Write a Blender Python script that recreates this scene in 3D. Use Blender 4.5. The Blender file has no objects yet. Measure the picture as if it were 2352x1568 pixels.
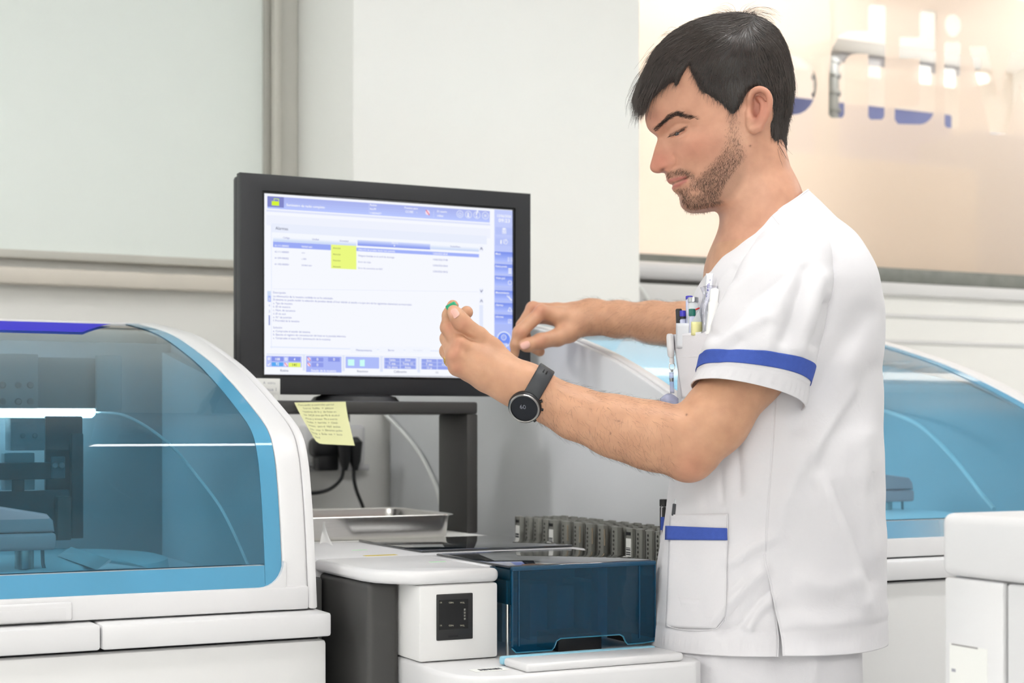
import bpy, bmesh, math, random
import numpy as np
from mathutils import Vector, Matrix, Quaternion
from mathutils.bvhtree import BVHTree

random.seed(7)
rng = np.random.default_rng(7)
C = bpy.context.scene.collection
scene = bpy.context.scene

# ------------------------------------------------------------------ camera
F = 3700.0                      # focal length in pixels of the 2352 px wide frame
YAW = math.radians(26.7)
SA, CA = math.sin(YAW), math.cos(YAW)
HY = 985.0                      # horizon row
CZ = 1.17                       # camera height
cam_data = bpy.data.cameras.new('camera')
cam = bpy.data.objects.new('camera', cam_data)
C.objects.link(cam)
cam.location = (0, 0, CZ)
cam.rotation_euler = (math.pi/2, 0, -YAW)
cam_data.sensor_width = 36.0
cam_data.lens = F/2352*36.0
cam_data.shift_y = (HY-784)/2352
cam_data.clip_start = 0.05
cam_data.dof.use_dof = True
cam_data.dof.focus_distance = 2.16
cam_data.dof.aperture_fstop = 6.3
scene.camera = cam

# ------------------------------------------------------------------ colour management and world
scene.view_settings.view_transform = 'Standard'
scene.view_settings.look = 'None'
scene.view_settings.exposure = 0.0
scene.view_settings.gamma = 1.0
scene.view_settings.use_curve_mapping = False
world = bpy.data.worlds.new('world')
scene.world = world
world.use_nodes = True
world.node_tree.nodes['Background'].inputs[0].default_value = (0.9, 0.95, 1.0, 1)
world.node_tree.nodes['Background'].inputs[1].default_value = 0.3

LAMP = 24        # ceiling panels
ROOM2 = 14.0        # lamps of the room behind the frosted window

# ------------------------------------------------------------------ coordinates
def at(px, py, d):
    cx = (px-1176)/F*d
    return Vector((cx*CA+d*SA, -cx*SA+d*CA, CZ+(HY-py)/F*d))
def ony(px, py, y):
    r = (px-1176)/F
    return at(px, py, y/(CA-r*SA))
def onx(px, py, x):
    r = (px-1176)/F
    return at(px, py, x/(r*CA+SA))
def onz(px, py, z):
    return at(px, py, (z-CZ)*F/(HY-py))

# ------------------------------------------------------------------ materials
def lin(c):
    out = []
    for v in c:
        v = v/255.0
        out.append(v/12.92 if v <= 0.04045 else ((v+0.055)/1.055)**2.4)
    return (out[0], out[1], out[2], 1.0)

MATS = {}
def new_mat(name):
    m = bpy.data.materials.new(name)
    m.use_nodes = True
    nt = m.node_tree
    for n in list(nt.nodes):
        nt.nodes.remove(n)
    out = nt.nodes.new('ShaderNodeOutputMaterial')
    MATS[name] = m
    return m, nt, out

def mat(name, rgb, rough=0.5, metal=0.0, spec=0.5, var=0.02, vscale=8.0, bump=0.0, bscale=200.0, coat=0.0, sss=0.0, aniso=None):
    """a plain surface: base colour with a little mottling, optional fine relief"""
    m, nt, out = new_mat(name)
    b = nt.nodes.new('ShaderNodeBsdfPrincipled')
    nt.links.new(b.outputs[0], out.inputs[0])
    col = lin(rgb)
    tc = nt.nodes.new('ShaderNodeTexCoord')
    no = nt.nodes.new('ShaderNodeTexNoise')
    no.inputs['Scale'].default_value = vscale
    no.inputs['Detail'].default_value = 5
    nt.links.new(tc.outputs['Object'], no.inputs['Vector'])
    if aniso:
        mp = nt.nodes.new('ShaderNodeMapping')
        mp.inputs['Scale'].default_value = aniso
        nt.links.new(tc.outputs['Object'], mp.inputs[0])
        nt.links.new(mp.outputs[0], no.inputs['Vector'])
    rp = nt.nodes.new('ShaderNodeMix'); rp.data_type = 'RGBA'
    a = [max(0, c*(1-var*2)) for c in col[:3]]+[1]
    c2 = [min(1, c*(1+var*2)) for c in col[:3]]+[1]
    rp.inputs[6].default_value = a; rp.inputs[7].default_value = c2
    nt.links.new(no.outputs[0], rp.inputs[0])
    nt.links.new(rp.outputs[2], b.inputs['Base Color'])
    b.inputs['Roughness'].default_value = rough
    b.inputs['Metallic'].default_value = metal
    b.inputs['Specular IOR Level'].default_value = spec
    b.inputs['Coat Weight'].default_value = coat
    if sss:
        b.inputs['Subsurface Weight'].default_value = sss
        b.inputs['Subsurface Radius'].default_value = (0.012, 0.005, 0.003)
        b.inputs['Subsurface Scale'].default_value = 1.0
    if bump:
        n2 = nt.nodes.new('ShaderNodeTexNoise')
        n2.inputs['Scale'].default_value = bscale
        n2.inputs['Detail'].default_value = 3
        nt.links.new(tc.outputs['Object'], n2.inputs['Vector'])
        bp = nt.nodes.new('ShaderNodeBump')
        bp.inputs['Strength'].default_value = bump
        bp.inputs['Distance'].default_value = 0.002
        nt.links.new(n2.outputs[0], bp.inputs['Height'])
        nt.links.new(bp.outputs[0], b.inputs['Normal'])
    return m

def emit(name, rgb, strength=1.0):
    m, nt, out = new_mat(name)
    e = nt.nodes.new('ShaderNodeEmission')
    e.inputs[0].default_value = lin(rgb)
    e.inputs[1].default_value = strength
    nt.links.new(e.outputs[0], out.inputs[0])
    return m

def tinted(name, rgb, rough=0.02, refl=1.0, body=0.0, body_rgb=None):
    """thin tinted sheet: coloured see-through plus mirror reflection by angle"""
    m, nt, out = new_mat(name)
    t = nt.nodes.new('ShaderNodeBsdfTransparent')
    t.inputs[0].default_value = lin(rgb)
    base = t
    if body:
        d = nt.nodes.new('ShaderNodeBsdfDiffuse')
        d.inputs[0].default_value = lin(body_rgb or rgb)
        mb = nt.nodes.new('ShaderNodeMixShader')
        mb.inputs[0].default_value = body
        nt.links.new(t.outputs[0], mb.inputs[1]); nt.links.new(d.outputs[0], mb.inputs[2])
        base = mb
    g = nt.nodes.new('ShaderNodeBsdfGlossy')
    g.inputs['Roughness'].default_value = rough
    lw = nt.nodes.new('ShaderNodeFresnel'); lw.inputs[0].default_value = 1.5
    mu = nt.nodes.new('ShaderNodeMath'); mu.operation = 'MULTIPLY'; mu.inputs[1].default_value = refl
    mu.use_clamp = True
    nt.links.new(lw.outputs[0], mu.inputs[0])
    mx = nt.nodes.new('ShaderNodeMixShader')
    nt.links.new(mu.outputs[0], mx.inputs[0])
    nt.links.new(base.outputs[0], mx.inputs[1]); nt.links.new(g.outputs[0], mx.inputs[2])
    nt.links.new(mx.outputs[0], out.inputs[0])
    return m

# ------------------------------------------------------------------ mesh helpers
class MB:
    """collects geometry for one mesh object"""
    def __init__(self):
        self.bm = bmesh.new()
    def box(self, x0, x1, y0, y1, z0, z1, bev=0.0, seg=2, M=None):
        r = bmesh.ops.create_cube(self.bm, size=1.0)
        vs = r['verts']
        for v in vs:
            v.co = Vector((x0+(v.co.x+.5)*(x1-x0), y0+(v.co.y+.5)*(y1-y0), z0+(v.co.z+.5)*(z1-z0)))
        if bev > 0:
            es = list({e for v in vs for e in v.link_edges})
            rr = bmesh.ops.bevel(self.bm, geom=es, offset=bev, segments=seg, affect='EDGES', profile=0.5)
            vs = list({v for f in rr['faces'] for v in f.verts} | {v for v in vs if v.is_valid})
        if M is not None:
            bmesh.ops.transform(self.bm, matrix=M, verts=[v for v in vs if v.is_valid])
        return self
    def poly(self, pts, flip=False):
        vs = [self.bm.verts.new(p) for p in pts]
        if flip: vs.reverse()
        self.bm.faces.new(vs)
        return self
    def prism(self, pts2, axis, a, b, bev=0.0, seg=2):
        """polygon pts2 extruded along axis from a to b; x: pts=(y,z), y: pts=(x,z), z: pts=(x,y)"""
        def mk(p, t):
            if axis == 'x': return Vector((t, p[0], p[1]))
            if axis == 'y': return Vector((p[0], t, p[1]))
            return Vector((p[0], p[1], t))
        v0 = [self.bm.verts.new(mk(p, a)) for p in pts2]
        v1 = [self.bm.verts.new(mk(p, b)) for p in pts2]
        n = len(pts2)
        f0 = self.bm.faces.new(v0); f1 = self.bm.faces.new(list(reversed(v1)))
        fs = [f0, f1]
        for i in range(n):
            j = (i+1) % n
            fs.append(self.bm.faces.new([v0[j], v0[i], v1[i], v1[j]]))
        bmesh.ops.recalc_face_normals(self.bm, faces=fs)
        if bev > 0:
            es = list(set(f0.edges) | set(f1.edges))
            bmesh.ops.bevel(self.bm, geom=es, offset=bev, segments=seg, affect='EDGES', profile=0.5)
        return self
    def strip(self, rows, closed_u=False, cap=False):
        """grid of points rows[i][j]"""
        V = [[self.bm.verts.new(p) for p in r] for r in rows]
        fs = []
        for i in range(len(V)-1):
            n = len(V[i])
            for j in range(n if closed_u else n-1):
                k = (j+1) % n
                fs.append(self.bm.faces.new([V[i][j], V[i][k], V[i+1][k], V[i+1][j]]))
        if cap and closed_u:
            fs.append(self.bm.faces.new(list(reversed(V[0]))))
            fs.append(self.bm.faces.new(V[-1]))
        bmesh.ops.recalc_face_normals(self.bm, faces=fs)
        return self
    def tube(self, pts, rad, n=8, cap=True):
        pts = [Vector(p) for p in pts]
        rads = rad if isinstance(rad, (list, tuple)) else [rad]*len(pts)
        up = None
        rows = []
        for i, p in enumerate(pts):
            t = (pts[min(i+1, len(pts)-1)]-pts[max(i-1, 0)]).normalized()
            if up is None:
                up = Vector((0, 0, 1)) if abs(t.z) < .9 else Vector((1, 0, 0))
            s = t.cross(up).normalized(); up = s.cross(t).normalized()
            rows.append([p+(s*math.cos(2*math.pi*k/n)+up*math.sin(2*math.pi*k/n))*rads[i] for k in range(n)])
        return self.strip(rows, closed_u=True, cap=cap)
    def lathe(self, prof, n=24, M=None, cap=True):
        """prof: list of (radius, z); solid of revolution about z"""
        rows = [[Vector((r*math.cos(2*math.pi*k/n), r*math.sin(2*math.pi*k/n), z)) for k in range(n)] for r, z in prof]
        if M is not None:
            rows = [[M @ p for p in r] for r in rows]
        return self.strip(rows, closed_u=True, cap=cap)
    def build(self, name, material, parent=None, smooth=True, angle=35):
        me = bpy.data.meshes.new(name)
        self.bm.normal_update()
        self.bm.to_mesh(me); self.bm.free()
        return mesh_obj(name, me, material, parent, smooth, angle)

def mesh_obj(name, me, material, parent=None, smooth=True, angle=35):
    if material is not None:
        me.materials.append(material)
    o = bpy.data.objects.new(name, me)
    C.objects.link(o)
    if parent is not None:
        o.parent = parent
        w = wloc(parent)
        o.matrix_parent_inverse = Matrix.Translation(-w)
    if smooth and len(me.polygons):
        me.polygons.foreach_set('use_smooth', [True]*len(me.polygons))
        if angle is not None and angle < 180:
            me.set_sharp_from_angle(angle=math.radians(angle))
    return o

def wloc(o):
    """parents are things at their own location or parts whose own location is zero"""
    w = o.location.copy()
    return w if o.parent is None else w+o.matrix_parent_inverse.translation+wloc(o.parent)

def arr_obj(name, verts, faces, material, parent=None, smooth=True, angle=180):
    me = bpy.data.meshes.new(name)
    me.from_pydata([tuple(v) for v in verts], [], [tuple(int(i) for i in f) for f in faces])
    me.update()
    return mesh_obj(name, me, material, parent, smooth, angle)

def thing(name, label, cat, loc=(0, 0, 0), group=None):
    o = bpy.data.objects.new(name, None)
    C.objects.link(o)
    o.empty_display_size = 0.05
    o.location = loc
    o['label'] = label; o['category'] = cat
    if group: o['group'] = group
    return o
def tag(o, label, cat, group=None):
    o['label'] = label; o['category'] = cat
    if group: o['group'] = group
    return o
def struct(o):
    o['kind'] = 'structure'
    return o
def copy_tree(root, delta):
    r = root.copy(); C.objects.link(r); r.location = root.location+Vector(delta)
    for ch in list(root.children):
        c = ch.copy(); C.objects.link(c); c.parent = r
        c.matrix_parent_inverse = ch.matrix_parent_inverse.copy()
        for g in list(ch.children):
            d = g.copy(); C.objects.link(d); d.parent = c
            d.matrix_parent_inverse = g.matrix_parent_inverse.copy()
    return r

def text_mesh(s, size=1.0, bold=False):
    """outline of a text as (verts, faces) in 2-D, lower left at the origin, plus its width"""
    cu = bpy.data.curves.new('t', 'FONT'); cu.body = s; cu.size = size
    cu.resolution_u = 2
    if bold: cu.offset = 0.012*size
    o = bpy.data.objects.new('t', cu)
    C.objects.link(o)
    dg = bpy.context.evaluated_depsgraph_get()
    me = bpy.data.meshes.new_from_object(o.evaluated_get(dg))
    v = np.array([x.co[:2] for x in me.vertices]) if len(me.vertices) else np.zeros((0, 2))
    f = [list(p.vertices) for p in me.polygons]
    bpy.data.objects.remove(o); bpy.data.curves.remove(cu); bpy.data.meshes.remove(me)
    return v, f

def catmull(pts, n):
    """smooth interpolation of a list of tuples"""
    P = np.array(pts, float)
    m = len(P)
    t = np.linspace(0, m-1, n)
    i = np.clip(np.floor(t).astype(int), 0, m-2)
    u = (t-i)[:, None]
    p0 = P[np.maximum(i-1, 0)]; p1 = P[i]; p2 = P[i+1]; p3 = P[np.minimum(i+2, m-1)]
    return 0.5*((2*p1)+(-p0+p2)*u+(2*p0-5*p1+4*p2-p3)*u*u+(-p0+3*p1-3*p2+p3)*u**3)
# ------------------------------------------------------------------ shared materials
M_wall = mat('wall_paint', (246, 245, 241), 0.7, var=0.008, vscale=3, bump=0.15, bscale=60)
M_pillar = mat('pillar_paint', (246, 246, 242), 0.6, var=0.008, vscale=3, bump=0.15, bscale=50)
M_wall2 = mat('warm_wall', (250, 241, 232), 0.8)
M_floor = mat('vinyl_floor', (200, 202, 204), 0.35, var=0.03, vscale=30)
M_ceil = mat('ceiling_tile', (244, 244, 242), 0.9)
M_sill = mat('marble_sill', (228, 220, 208), 0.4, var=0.03, vscale=12)
M_jamb = mat('beige_jamb', (206, 203, 194), 0.5)
M_jamb2 = mat('grey_jamb', (176, 174, 166), 0.5)
M_blind = mat('pale_screen', (240, 246, 241), 0.6, var=0.01, vscale=2)
M_rail = mat('worn_rail', (128, 130, 124), 0.5, var=0.15, vscale=25)
M_white = mat('white_plastic', (226, 225, 226), 0.34, spec=0.5, var=0.006)
M_whitem = mat('white_matte', (226, 225, 224), 0.5, var=0.006)
M_side = mat('pale_grey_panel', (222, 224, 227), 0.45, var=0.006)
M_dark = mat('charcoal_plastic', (62, 61, 60), 0.5, var=0.02)
M_black = mat('black_plastic', (26, 26, 28), 0.42, var=0.02, bump=0.05, bscale=600)
M_bezel = mat('monitor_bezel', (32, 33, 37), 0.42, var=0.03, vscale=40, bump=0.1, bscale=900)
M_blackgloss = mat('black_gloss', (10, 12, 14), 0.12)
M_steel = mat('brushed_steel', (205, 203, 200), 0.26, metal=1.0, var=0.04, vscale=30, aniso=(1, 1, 12))
M_steeld = mat('dull_metal', (150, 155, 158), 0.35, metal=1.0)
M_inner = mat('inner_grey', (150, 158, 162), 0.5)
M_innerd = mat('inner_dark', (62, 66, 70), 0.5)
M_deck = mat('deck_white', (226, 238, 242), 0.4)
M_arm = mat('lavender_arm', (228, 186, 184), 0.35)
M_bluestrip = mat('blue_strip', (60, 54, 205), 0.7, spec=.1)
M_gap = mat('gap_black', (20, 20, 24), 0.8)
M_lid = tinted('lid_glass', (182, 222, 238), rough=0.01, refl=1.0, body=.05, body_rgb=(96, 178, 216))
M_band = tinted('lid_border', (120, 190, 225), refl=0.8, body=0.7, body_rgb=(104, 180, 218))
M_inlid = tinted('inner_shield', (225, 245, 248), refl=0.5)
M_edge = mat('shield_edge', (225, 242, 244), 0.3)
M_teal = tinted('teal_cover', (92, 172, 204), refl=1.0, body=.12, body_rgb=(24, 120, 160))
M_tealtop = tinted('dark_lid', (30, 50, 66), refl=2.2, body=0.5, body_rgb=(20, 28, 36))
M_tealedge = mat('teal_edge', (18, 70, 100), 0.2)
M_tealpale = mat('teal_pale', (60, 140, 170), 0.15)
M_tube = emit('lamp_tube', (251, 250, 248), LAMP)
M_glowbar = emit('glow_bar', (245, 252, 255), 14.0)
M_warmlamp = emit('warm_lamp', (255, 248, 240), ROOM2)
M_rack = mat('rack_grey', (128, 128, 122), 0.5, var=0.03)
M_rackd = mat('rack_dark', (52, 50, 47), 0.6)
M_paper = mat('label_paper', (240, 240, 236), 0.7)
M_ink = mat('ink', (40, 42, 50), 0.7)
M_yellow = mat('yellow_label', (214, 190, 70), 0.6)
M_cable = mat('black_cable', (28, 28, 30), 0.45)
M_wcable = mat('white_cable', (236, 238, 236), 0.4)
M_greenled = emit('green_led', (190, 235, 190), 0.9)

# ------------------------------------------------------------------ room
YW, YP = 3.89, 3.45         # back wall, pillar front
X0, X1, Y0, ZC = -2.6, 5.2, -2.6, 2.75
struct(MB().box(X0-.1, X1+.1, Y0-.1, YW+3.2, -.1, 0).build('floor', M_floor))
struct(MB().box(X0-.1, X1+.1, Y0-.1, YW+3.2, ZC, ZC+.1).build('ceiling', M_ceil))
struct(MB().box(X0-.1, X0, Y0-.1, YW+.1, 0, ZC).build('wall_left', M_wall))
struct(MB().box(X1, X1+.1, Y0-.1, YW+3.1, 0, ZC).build('wall_right', M_wall))
struct(MB().box(X0, X1, Y0-.1, Y0, 0, ZC).build('wall_front', M_wall))

p_tl = ony(668, 200, YW); p_pl = ony(811, 300, YP); p_pr = ony(1470, 400, YP)
PXL, PXR = p_pl.x, p_pr.x
sillT, sillB = ony(275, 628, YW).z, ony(275, 645, YW).z
railL = ony(275, 596, YW).z
railR = ony(2100, 625, YW).z
# back wall: solid below the windows, a strip left of the pillar behind the pale screen
w = MB()
w.box(X0, PXR, YW, YW+.12, 0, ZC)
w.box(PXR-.05, X1, YW, YW+.12, 0, railR-.075)
w.box(PXR-.05, X1, YW, YW+.12, 2.62, ZC)
struct(w.build('wall_back', M_wall))
# pillar
struct(MB().box(PXL, PXR, YP, YW, 0, ZC, bev=.004).build('pillar', M_pillar))
# left window covered by a pale screen
w1 = thing('window_1', 'wide pale green-white screened window left of the pillar', 'window', (0, YW, railL))
del w1['category']; del w1['label']; struct(w1)
jx = [ony(px, 300, YW-.03).x for px in (603, 616, 632, 664)]
MB().box(X0, jx[0], YW-.03, YW, railL, ZC-.02).build('pane', M_blind, w1)
MB().box(X0, jx[0], YW-.045, YW-.001, railL-.012, railL+.008, bev=.003).build('bottom_bar', M_jamb, w1)
MB().box(jx[0], jx[1], YW-.05, YW, railL-.05, ZC-.02, bev=.003).build('frame', M_jamb2, w1)
MB().box(jx[1]+.001, jx[2], YW-.08, YW, sillB, ZC-.02, bev=.003).build('frame', M_jamb, w1)
MB().box(jx[2]+.001, PXL-.0, YW-.06, YW, sillB, ZC-.02, bev=.003).build('frame', mat('pale_jamb', (214, 212, 204), .5), w1)
struct(MB().box(X0, jx[2], YW-.055, YW-.0, sillB-.02, sillT, bev=.004).build('trim_1', M_sill))

# right window: frosted film with clear letters
film_z0, film_z1 = railR+.01, 2.62
def zc(a, b):     # pixel in the enlarged view of that window to a wall point
    q = ony(1780+a/2.24, b/2.24, YW+.03)
    return (q.x, q.z)
def arc(cx, cy, rx, ry, a0, a1, n=8):
    return [(cx+rx*math.cos(math.radians(a0+(a1-a0)*k/n)), cy+ry*math.sin(math.radians(a0+(a1-a0)*k/n))) for k in range(n+1)]
shapes = []
shapes.append(arc(915, 130, 42, 60, 0, 337, 15))                                              # dot of the i
shapes.append([(882, 215), (943, 215)]+arc(935, 232, 20, 17, -40, 0, 3)+arc(928, 640, 18, 20, 0, 90, 4)+arc(890, 635, 17, 22, 90, 180, 4)+[(872, 230)])
shapes.append(arc(765, 70, 20, 20, 180, 270, 3)+arc(808, 70, 20, 20, 270, 360, 3)+arc(745, 545, 78, 95, 0, 90, 6)+[(632, 638), (616, 615), (616, 560), (632, 548), (725, 548), (745, 525), (745, 300), (640, 300), (640, 190), (745, 190)])
shapes.append(arc(500, 40, 20, 20, 180, 270, 3)+arc(550, 40, 20, 20, 270, 360, 3)+[(562, 600), (550, 615), (492, 615), (480, 600), (480, 278), (420, 276)]+arc(410, 330, 52, 52, 270, 182, 5)+[(356, 590), (345, 606), (290, 606), (276, 590)]+[(278, 400), (292, 250), (330, 185), (370, 160), (480, 160)])
shapes.append([(-60, 280), (70, 280)]+arc(100, 435, 115, 155, -90, 90, 12)+[(-60, 590)])
shapes.append([(1000, 240), (1085, 240), (1152, 510), (1215, 262), (1300, 262), (1362, 515), (1430, 265), (1515, 265), (1405, 690), (1325, 690), (1257, 430), (1190, 690), (1110, 690)])
cu = bpy.data.curves.new('film', 'CURVE'); cu.dimensions = '2D'; cu.fill_mode = 'BOTH'
def add_spline(pts):
    s = cu.splines.new('POLY'); s.points.add(len(pts)-1)
    for k, p in enumerate(pts): s.points[k].co = (p[0], p[1], 0, 1)
    s.use_cyclic_u = True
add_spline([(PXR-.02, film_z0), (X1, film_z0), (X1, film_z1), (PXR-.02, film_z1)])
for sh in shapes: add_spline([zc(*p) for p in sh])
co = bpy.data.objects.new('film', cu); C.objects.link(co)
me = bpy.data.meshes.new_from_object(co.evaluated_get(bpy.context.evaluated_depsgraph_get()))
bpy.data.objects.remove(co)
for v in me.vertices: v.co = Vector((v.co.x, YW+.03, v.co.y))
m, nt, out = new_mat('frosted_film')
tr = nt.nodes.new('ShaderNodeBsdfTranslucent'); tr.inputs[0].default_value = lin((252, 240, 230))
df = nt.nodes.new('ShaderNodeBsdfDiffuse'); df.inputs[0].default_value = lin((248, 232, 218))
tp = nt.nodes.new('ShaderNodeBsdfTransparent')
a1 = nt.nodes.new('ShaderNodeMixShader'); a1.inputs[0].default_value = .45
a2 = nt.nodes.new('ShaderNodeMixShader'); a2.inputs[0].default_value = .16
nt.links.new(tr.outputs[0], a1.inputs[1]); nt.links.new(df.outputs[0], a1.inputs[2])
nt.links.new(a1.outputs[0], a2.inputs[1]); nt.links.new(tp.outputs[0], a2.inputs[2])
nt.links.new(a2.outputs[0], out.inputs[0])
w2 = bpy.data.objects.new('window_2', None); C.objects.link(w2); w2.location = (3, YW, film_z0); struct(w2)
mesh_obj('frosted_film', me, m, w2, smooth=False)
MB().box(PXR-.02, X1, YW+.035, YW+.041, film_z0, film_z1).build('pane', tinted('clear_pane', (250, 250, 248), refl=.06), w2)
MB().box(PXR-.02, X1, YW-.005, YW+.06, railR-.035, film_z0, bev=.006).build('bottom_rail', M_rail, w2)
MB().box(PXR-.02, X1, YW-.02, YW+.06, railR-.075, railR-.037, bev=.004).build('sill', M_whitem, w2)
for dz in (.13, .21):
    struct(MB().box(ony(1990, 660, YW).x-.5, X1, YW-.006, YW, railR-dz-.012, railR-dz, bev=.002).build('trim_2', M_whitem))
# the room behind it
struct(MB().box(X0, X1+.1, YW+1.5, YW+1.6, 0, ZC).build('wall_back_far', M_wall2))
struct(MB().box(PXR-1.2, PXR-1.1, YW+.12, YW+1.5, 0, ZC).build('wall_left_far', M_wall2))
yb = YW+.7
def bz(a, b): return ony(1780+a/2.24, b/2.24, yb)
k = MB()
k.box(bz(300, 0).x, bz(1065, 0).x, yb, yb+.14, bz(600, 300).z, bz(600, 228).z, bev=.01)
k.build('air_duct', mat('duct_grey', (188, 190, 192), .5))
tag(bpy.data.objects['air_duct'], 'grey horizontal air duct seen through the clear window letters', 'duct')
q0, q1 = bz(327, 240), bz(327, 600)
k = MB(); k.tube([(q0.x, yb+.07, q0.z-.03), (q0.x, yb+.07, 0)], .045, 16)
for t in (.15, .35, .6, .85): k.tube([(q0.x, yb+.07, q0.z*(1-t)+q1.z*t), (q0.x, yb+.07, q0.z*(1-t)+q1.z*t-.012)], .052, 16)
tag(k.build('steel_pipe', M_steeld), 'ribbed metal pipe dropping from the duct behind the frosted window', 'pipe')
tag(MB().box(bz(-40, 0).x, bz(1000, 0).x+.1, yb+.2, yb+.24, 0.0, ony(2048, 247, yb+.2).z, bev=.01).build('blue_board', mat('blue_board', (104, 114, 166), .6)),
    'blue board on the far side of the frosted window', 'board')
g0, g1 = bz(680, 1450), bz(1200, 800)
tag(MB().box(g0.x, g1.x, yb-.35, yb-.05, 0, g1.z, bev=.02).build('storage_cabinet', mat('cabinet_grey', (150, 158, 178), .5)),
    'blue-grey cabinet standing close behind the frosted window', 'cabinet')
g0, g1 = bz(100, 1450), bz(650, 950)
tag(MB().box(g0.x-.4, g1.x, yb-.4, yb-.1, 0, g1.z, bev=.02).build('storage_cabinet', mat('cabinet_beige', (228, 214, 198), .5)),
    'beige cabinet behind the frosted window, left of the blue-grey one', 'cabinet')
for q_ in (bz(360, 228), bz(900, 228)): MB().tube([(q_.x, yb+.07, q_.z-.02), (q_.x, yb+.07, ZC)], .006, 6).build('hanger', M_steeld, bpy.data.objects['air_duct'])
# lamps of both rooms
def ceiling_lamp(x0, x1, y0, y1, label, m=M_tube, z=ZC, group='ceiling lamps'):
    t = thing('ceiling_lamp', label, 'lamp', ((x0+x1)/2, (y0+y1)/2, z), group)
    MB().box(x0, x1, y0, y1, z-.035, z, bev=.004).build('housing', M_whitem, t)
    MB().box(x0+.02, x1-.02, y0+.02, y1-.02, z-.041, z-.036).build('diffuser', m, t)
    return t
LB = 'long white ceiling lamp panel above the laboratory, out of sight'
ROWS = ((-2.2, (-1.7, -.4), 'front'), (-1.2, (-1.7, -.4, 3.0), 'second'), (2.4, (-1.75, 2.1, 4.5), 'third'), (1.5, (1.38,), 'rear'))  # third row added to wash the back wall
for yy, xs, rn in ROWS:
    for i, xx in enumerate(xs):
        hw = .11 if rn == 'rear' else .04 if xx == 2.1 else .24 if rn == 'third' and xx < 0 else .15
        ceiling_lamp(xx-.58, xx+.62, yy-hw, yy+hw, 'long unseen white ceiling lamp panel, %s from the left in the %s row' % (('first', 'second', 'third', 'fourth')[i], rn))
for xx in (2.6, 4.2):
    ceiling_lamp(xx-.5, xx+.5, YW+.22, YW+.47, 'warm ceiling lamp behind the frosted window, %s of two' % ('left' if xx < 3 else 'right'), M_warmlamp, group='warm lamps behind the window')

lt = thing('fill_box', 'added long warm light box, out of sight, brightening the far wall behind the frosted window', 'lamp', (3.4, YW+1.25, 0))  # unseen fill, added to brighten the far wall and the clear letters
MB().box(2.0, 4.9, YW+1.12, YW+1.24, 1.22, 1.30, bev=.01).build('housing', M_whitem, lt)
MB().box(2.03, 4.87, YW+1.14, YW+1.22, 1.3003, 1.304).build('diffuser', emit('fill_box_glow', (255, 246, 236), 42.0), lt)
for xx in (2.1, 4.8): MB().box(xx-.03, xx+.03, YW+1.15, YW+1.21, 0, 1.22).build('leg', M_whitem, lt)
# objects on the ledge under the right window
lz = ony(1550, 664, YW-.1).z
t = thing('wall_shelf', 'white ledge under the right window, carrying the flat white device', 'shelf', (2.3, YW-.1, lz))
MB().box(PXR+.003, PXR+.55, YW-.22, YW-.007, lz-.05, lz, bev=.004).build('board', M_whitem, t)
b0, b1 = ony(1462, 655, YW-.15), ony(1622, 610, YW-.15)
t = thing('network_device', 'flat white rounded device on the ledge beside the pillar', 'device', ((b0.x+b1.x)/2, YW-.12, lz))
MB().box(PXR+.01, b1.x, YW-.21, YW-.02, lz+.013, b1.z, bev=.030, seg=4).build('shell', M_white, t)
MB().box(PXR+.02, b1.x-.02, YW-.19, YW-.04, lz+.0005, lz+.013).build('underside', M_rackd, t)
c0 = ony(1490, 640, YW-.2)
tag(MB().tube([tuple(v) for v in catmull([(PXR+.02, YW-.225, lz+.015), (PXR+.07, YW-.235, lz+.012), (PXR+.14, YW-.235, lz-.03), (PXR+.2, YW-.23, lz-.2), (PXR+.2, YW-.2, lz-.7)], 20)], .004).build('white_cable', M_wcable),
    'thin white cable hanging off the ledge under the white device', 'cable')

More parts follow.
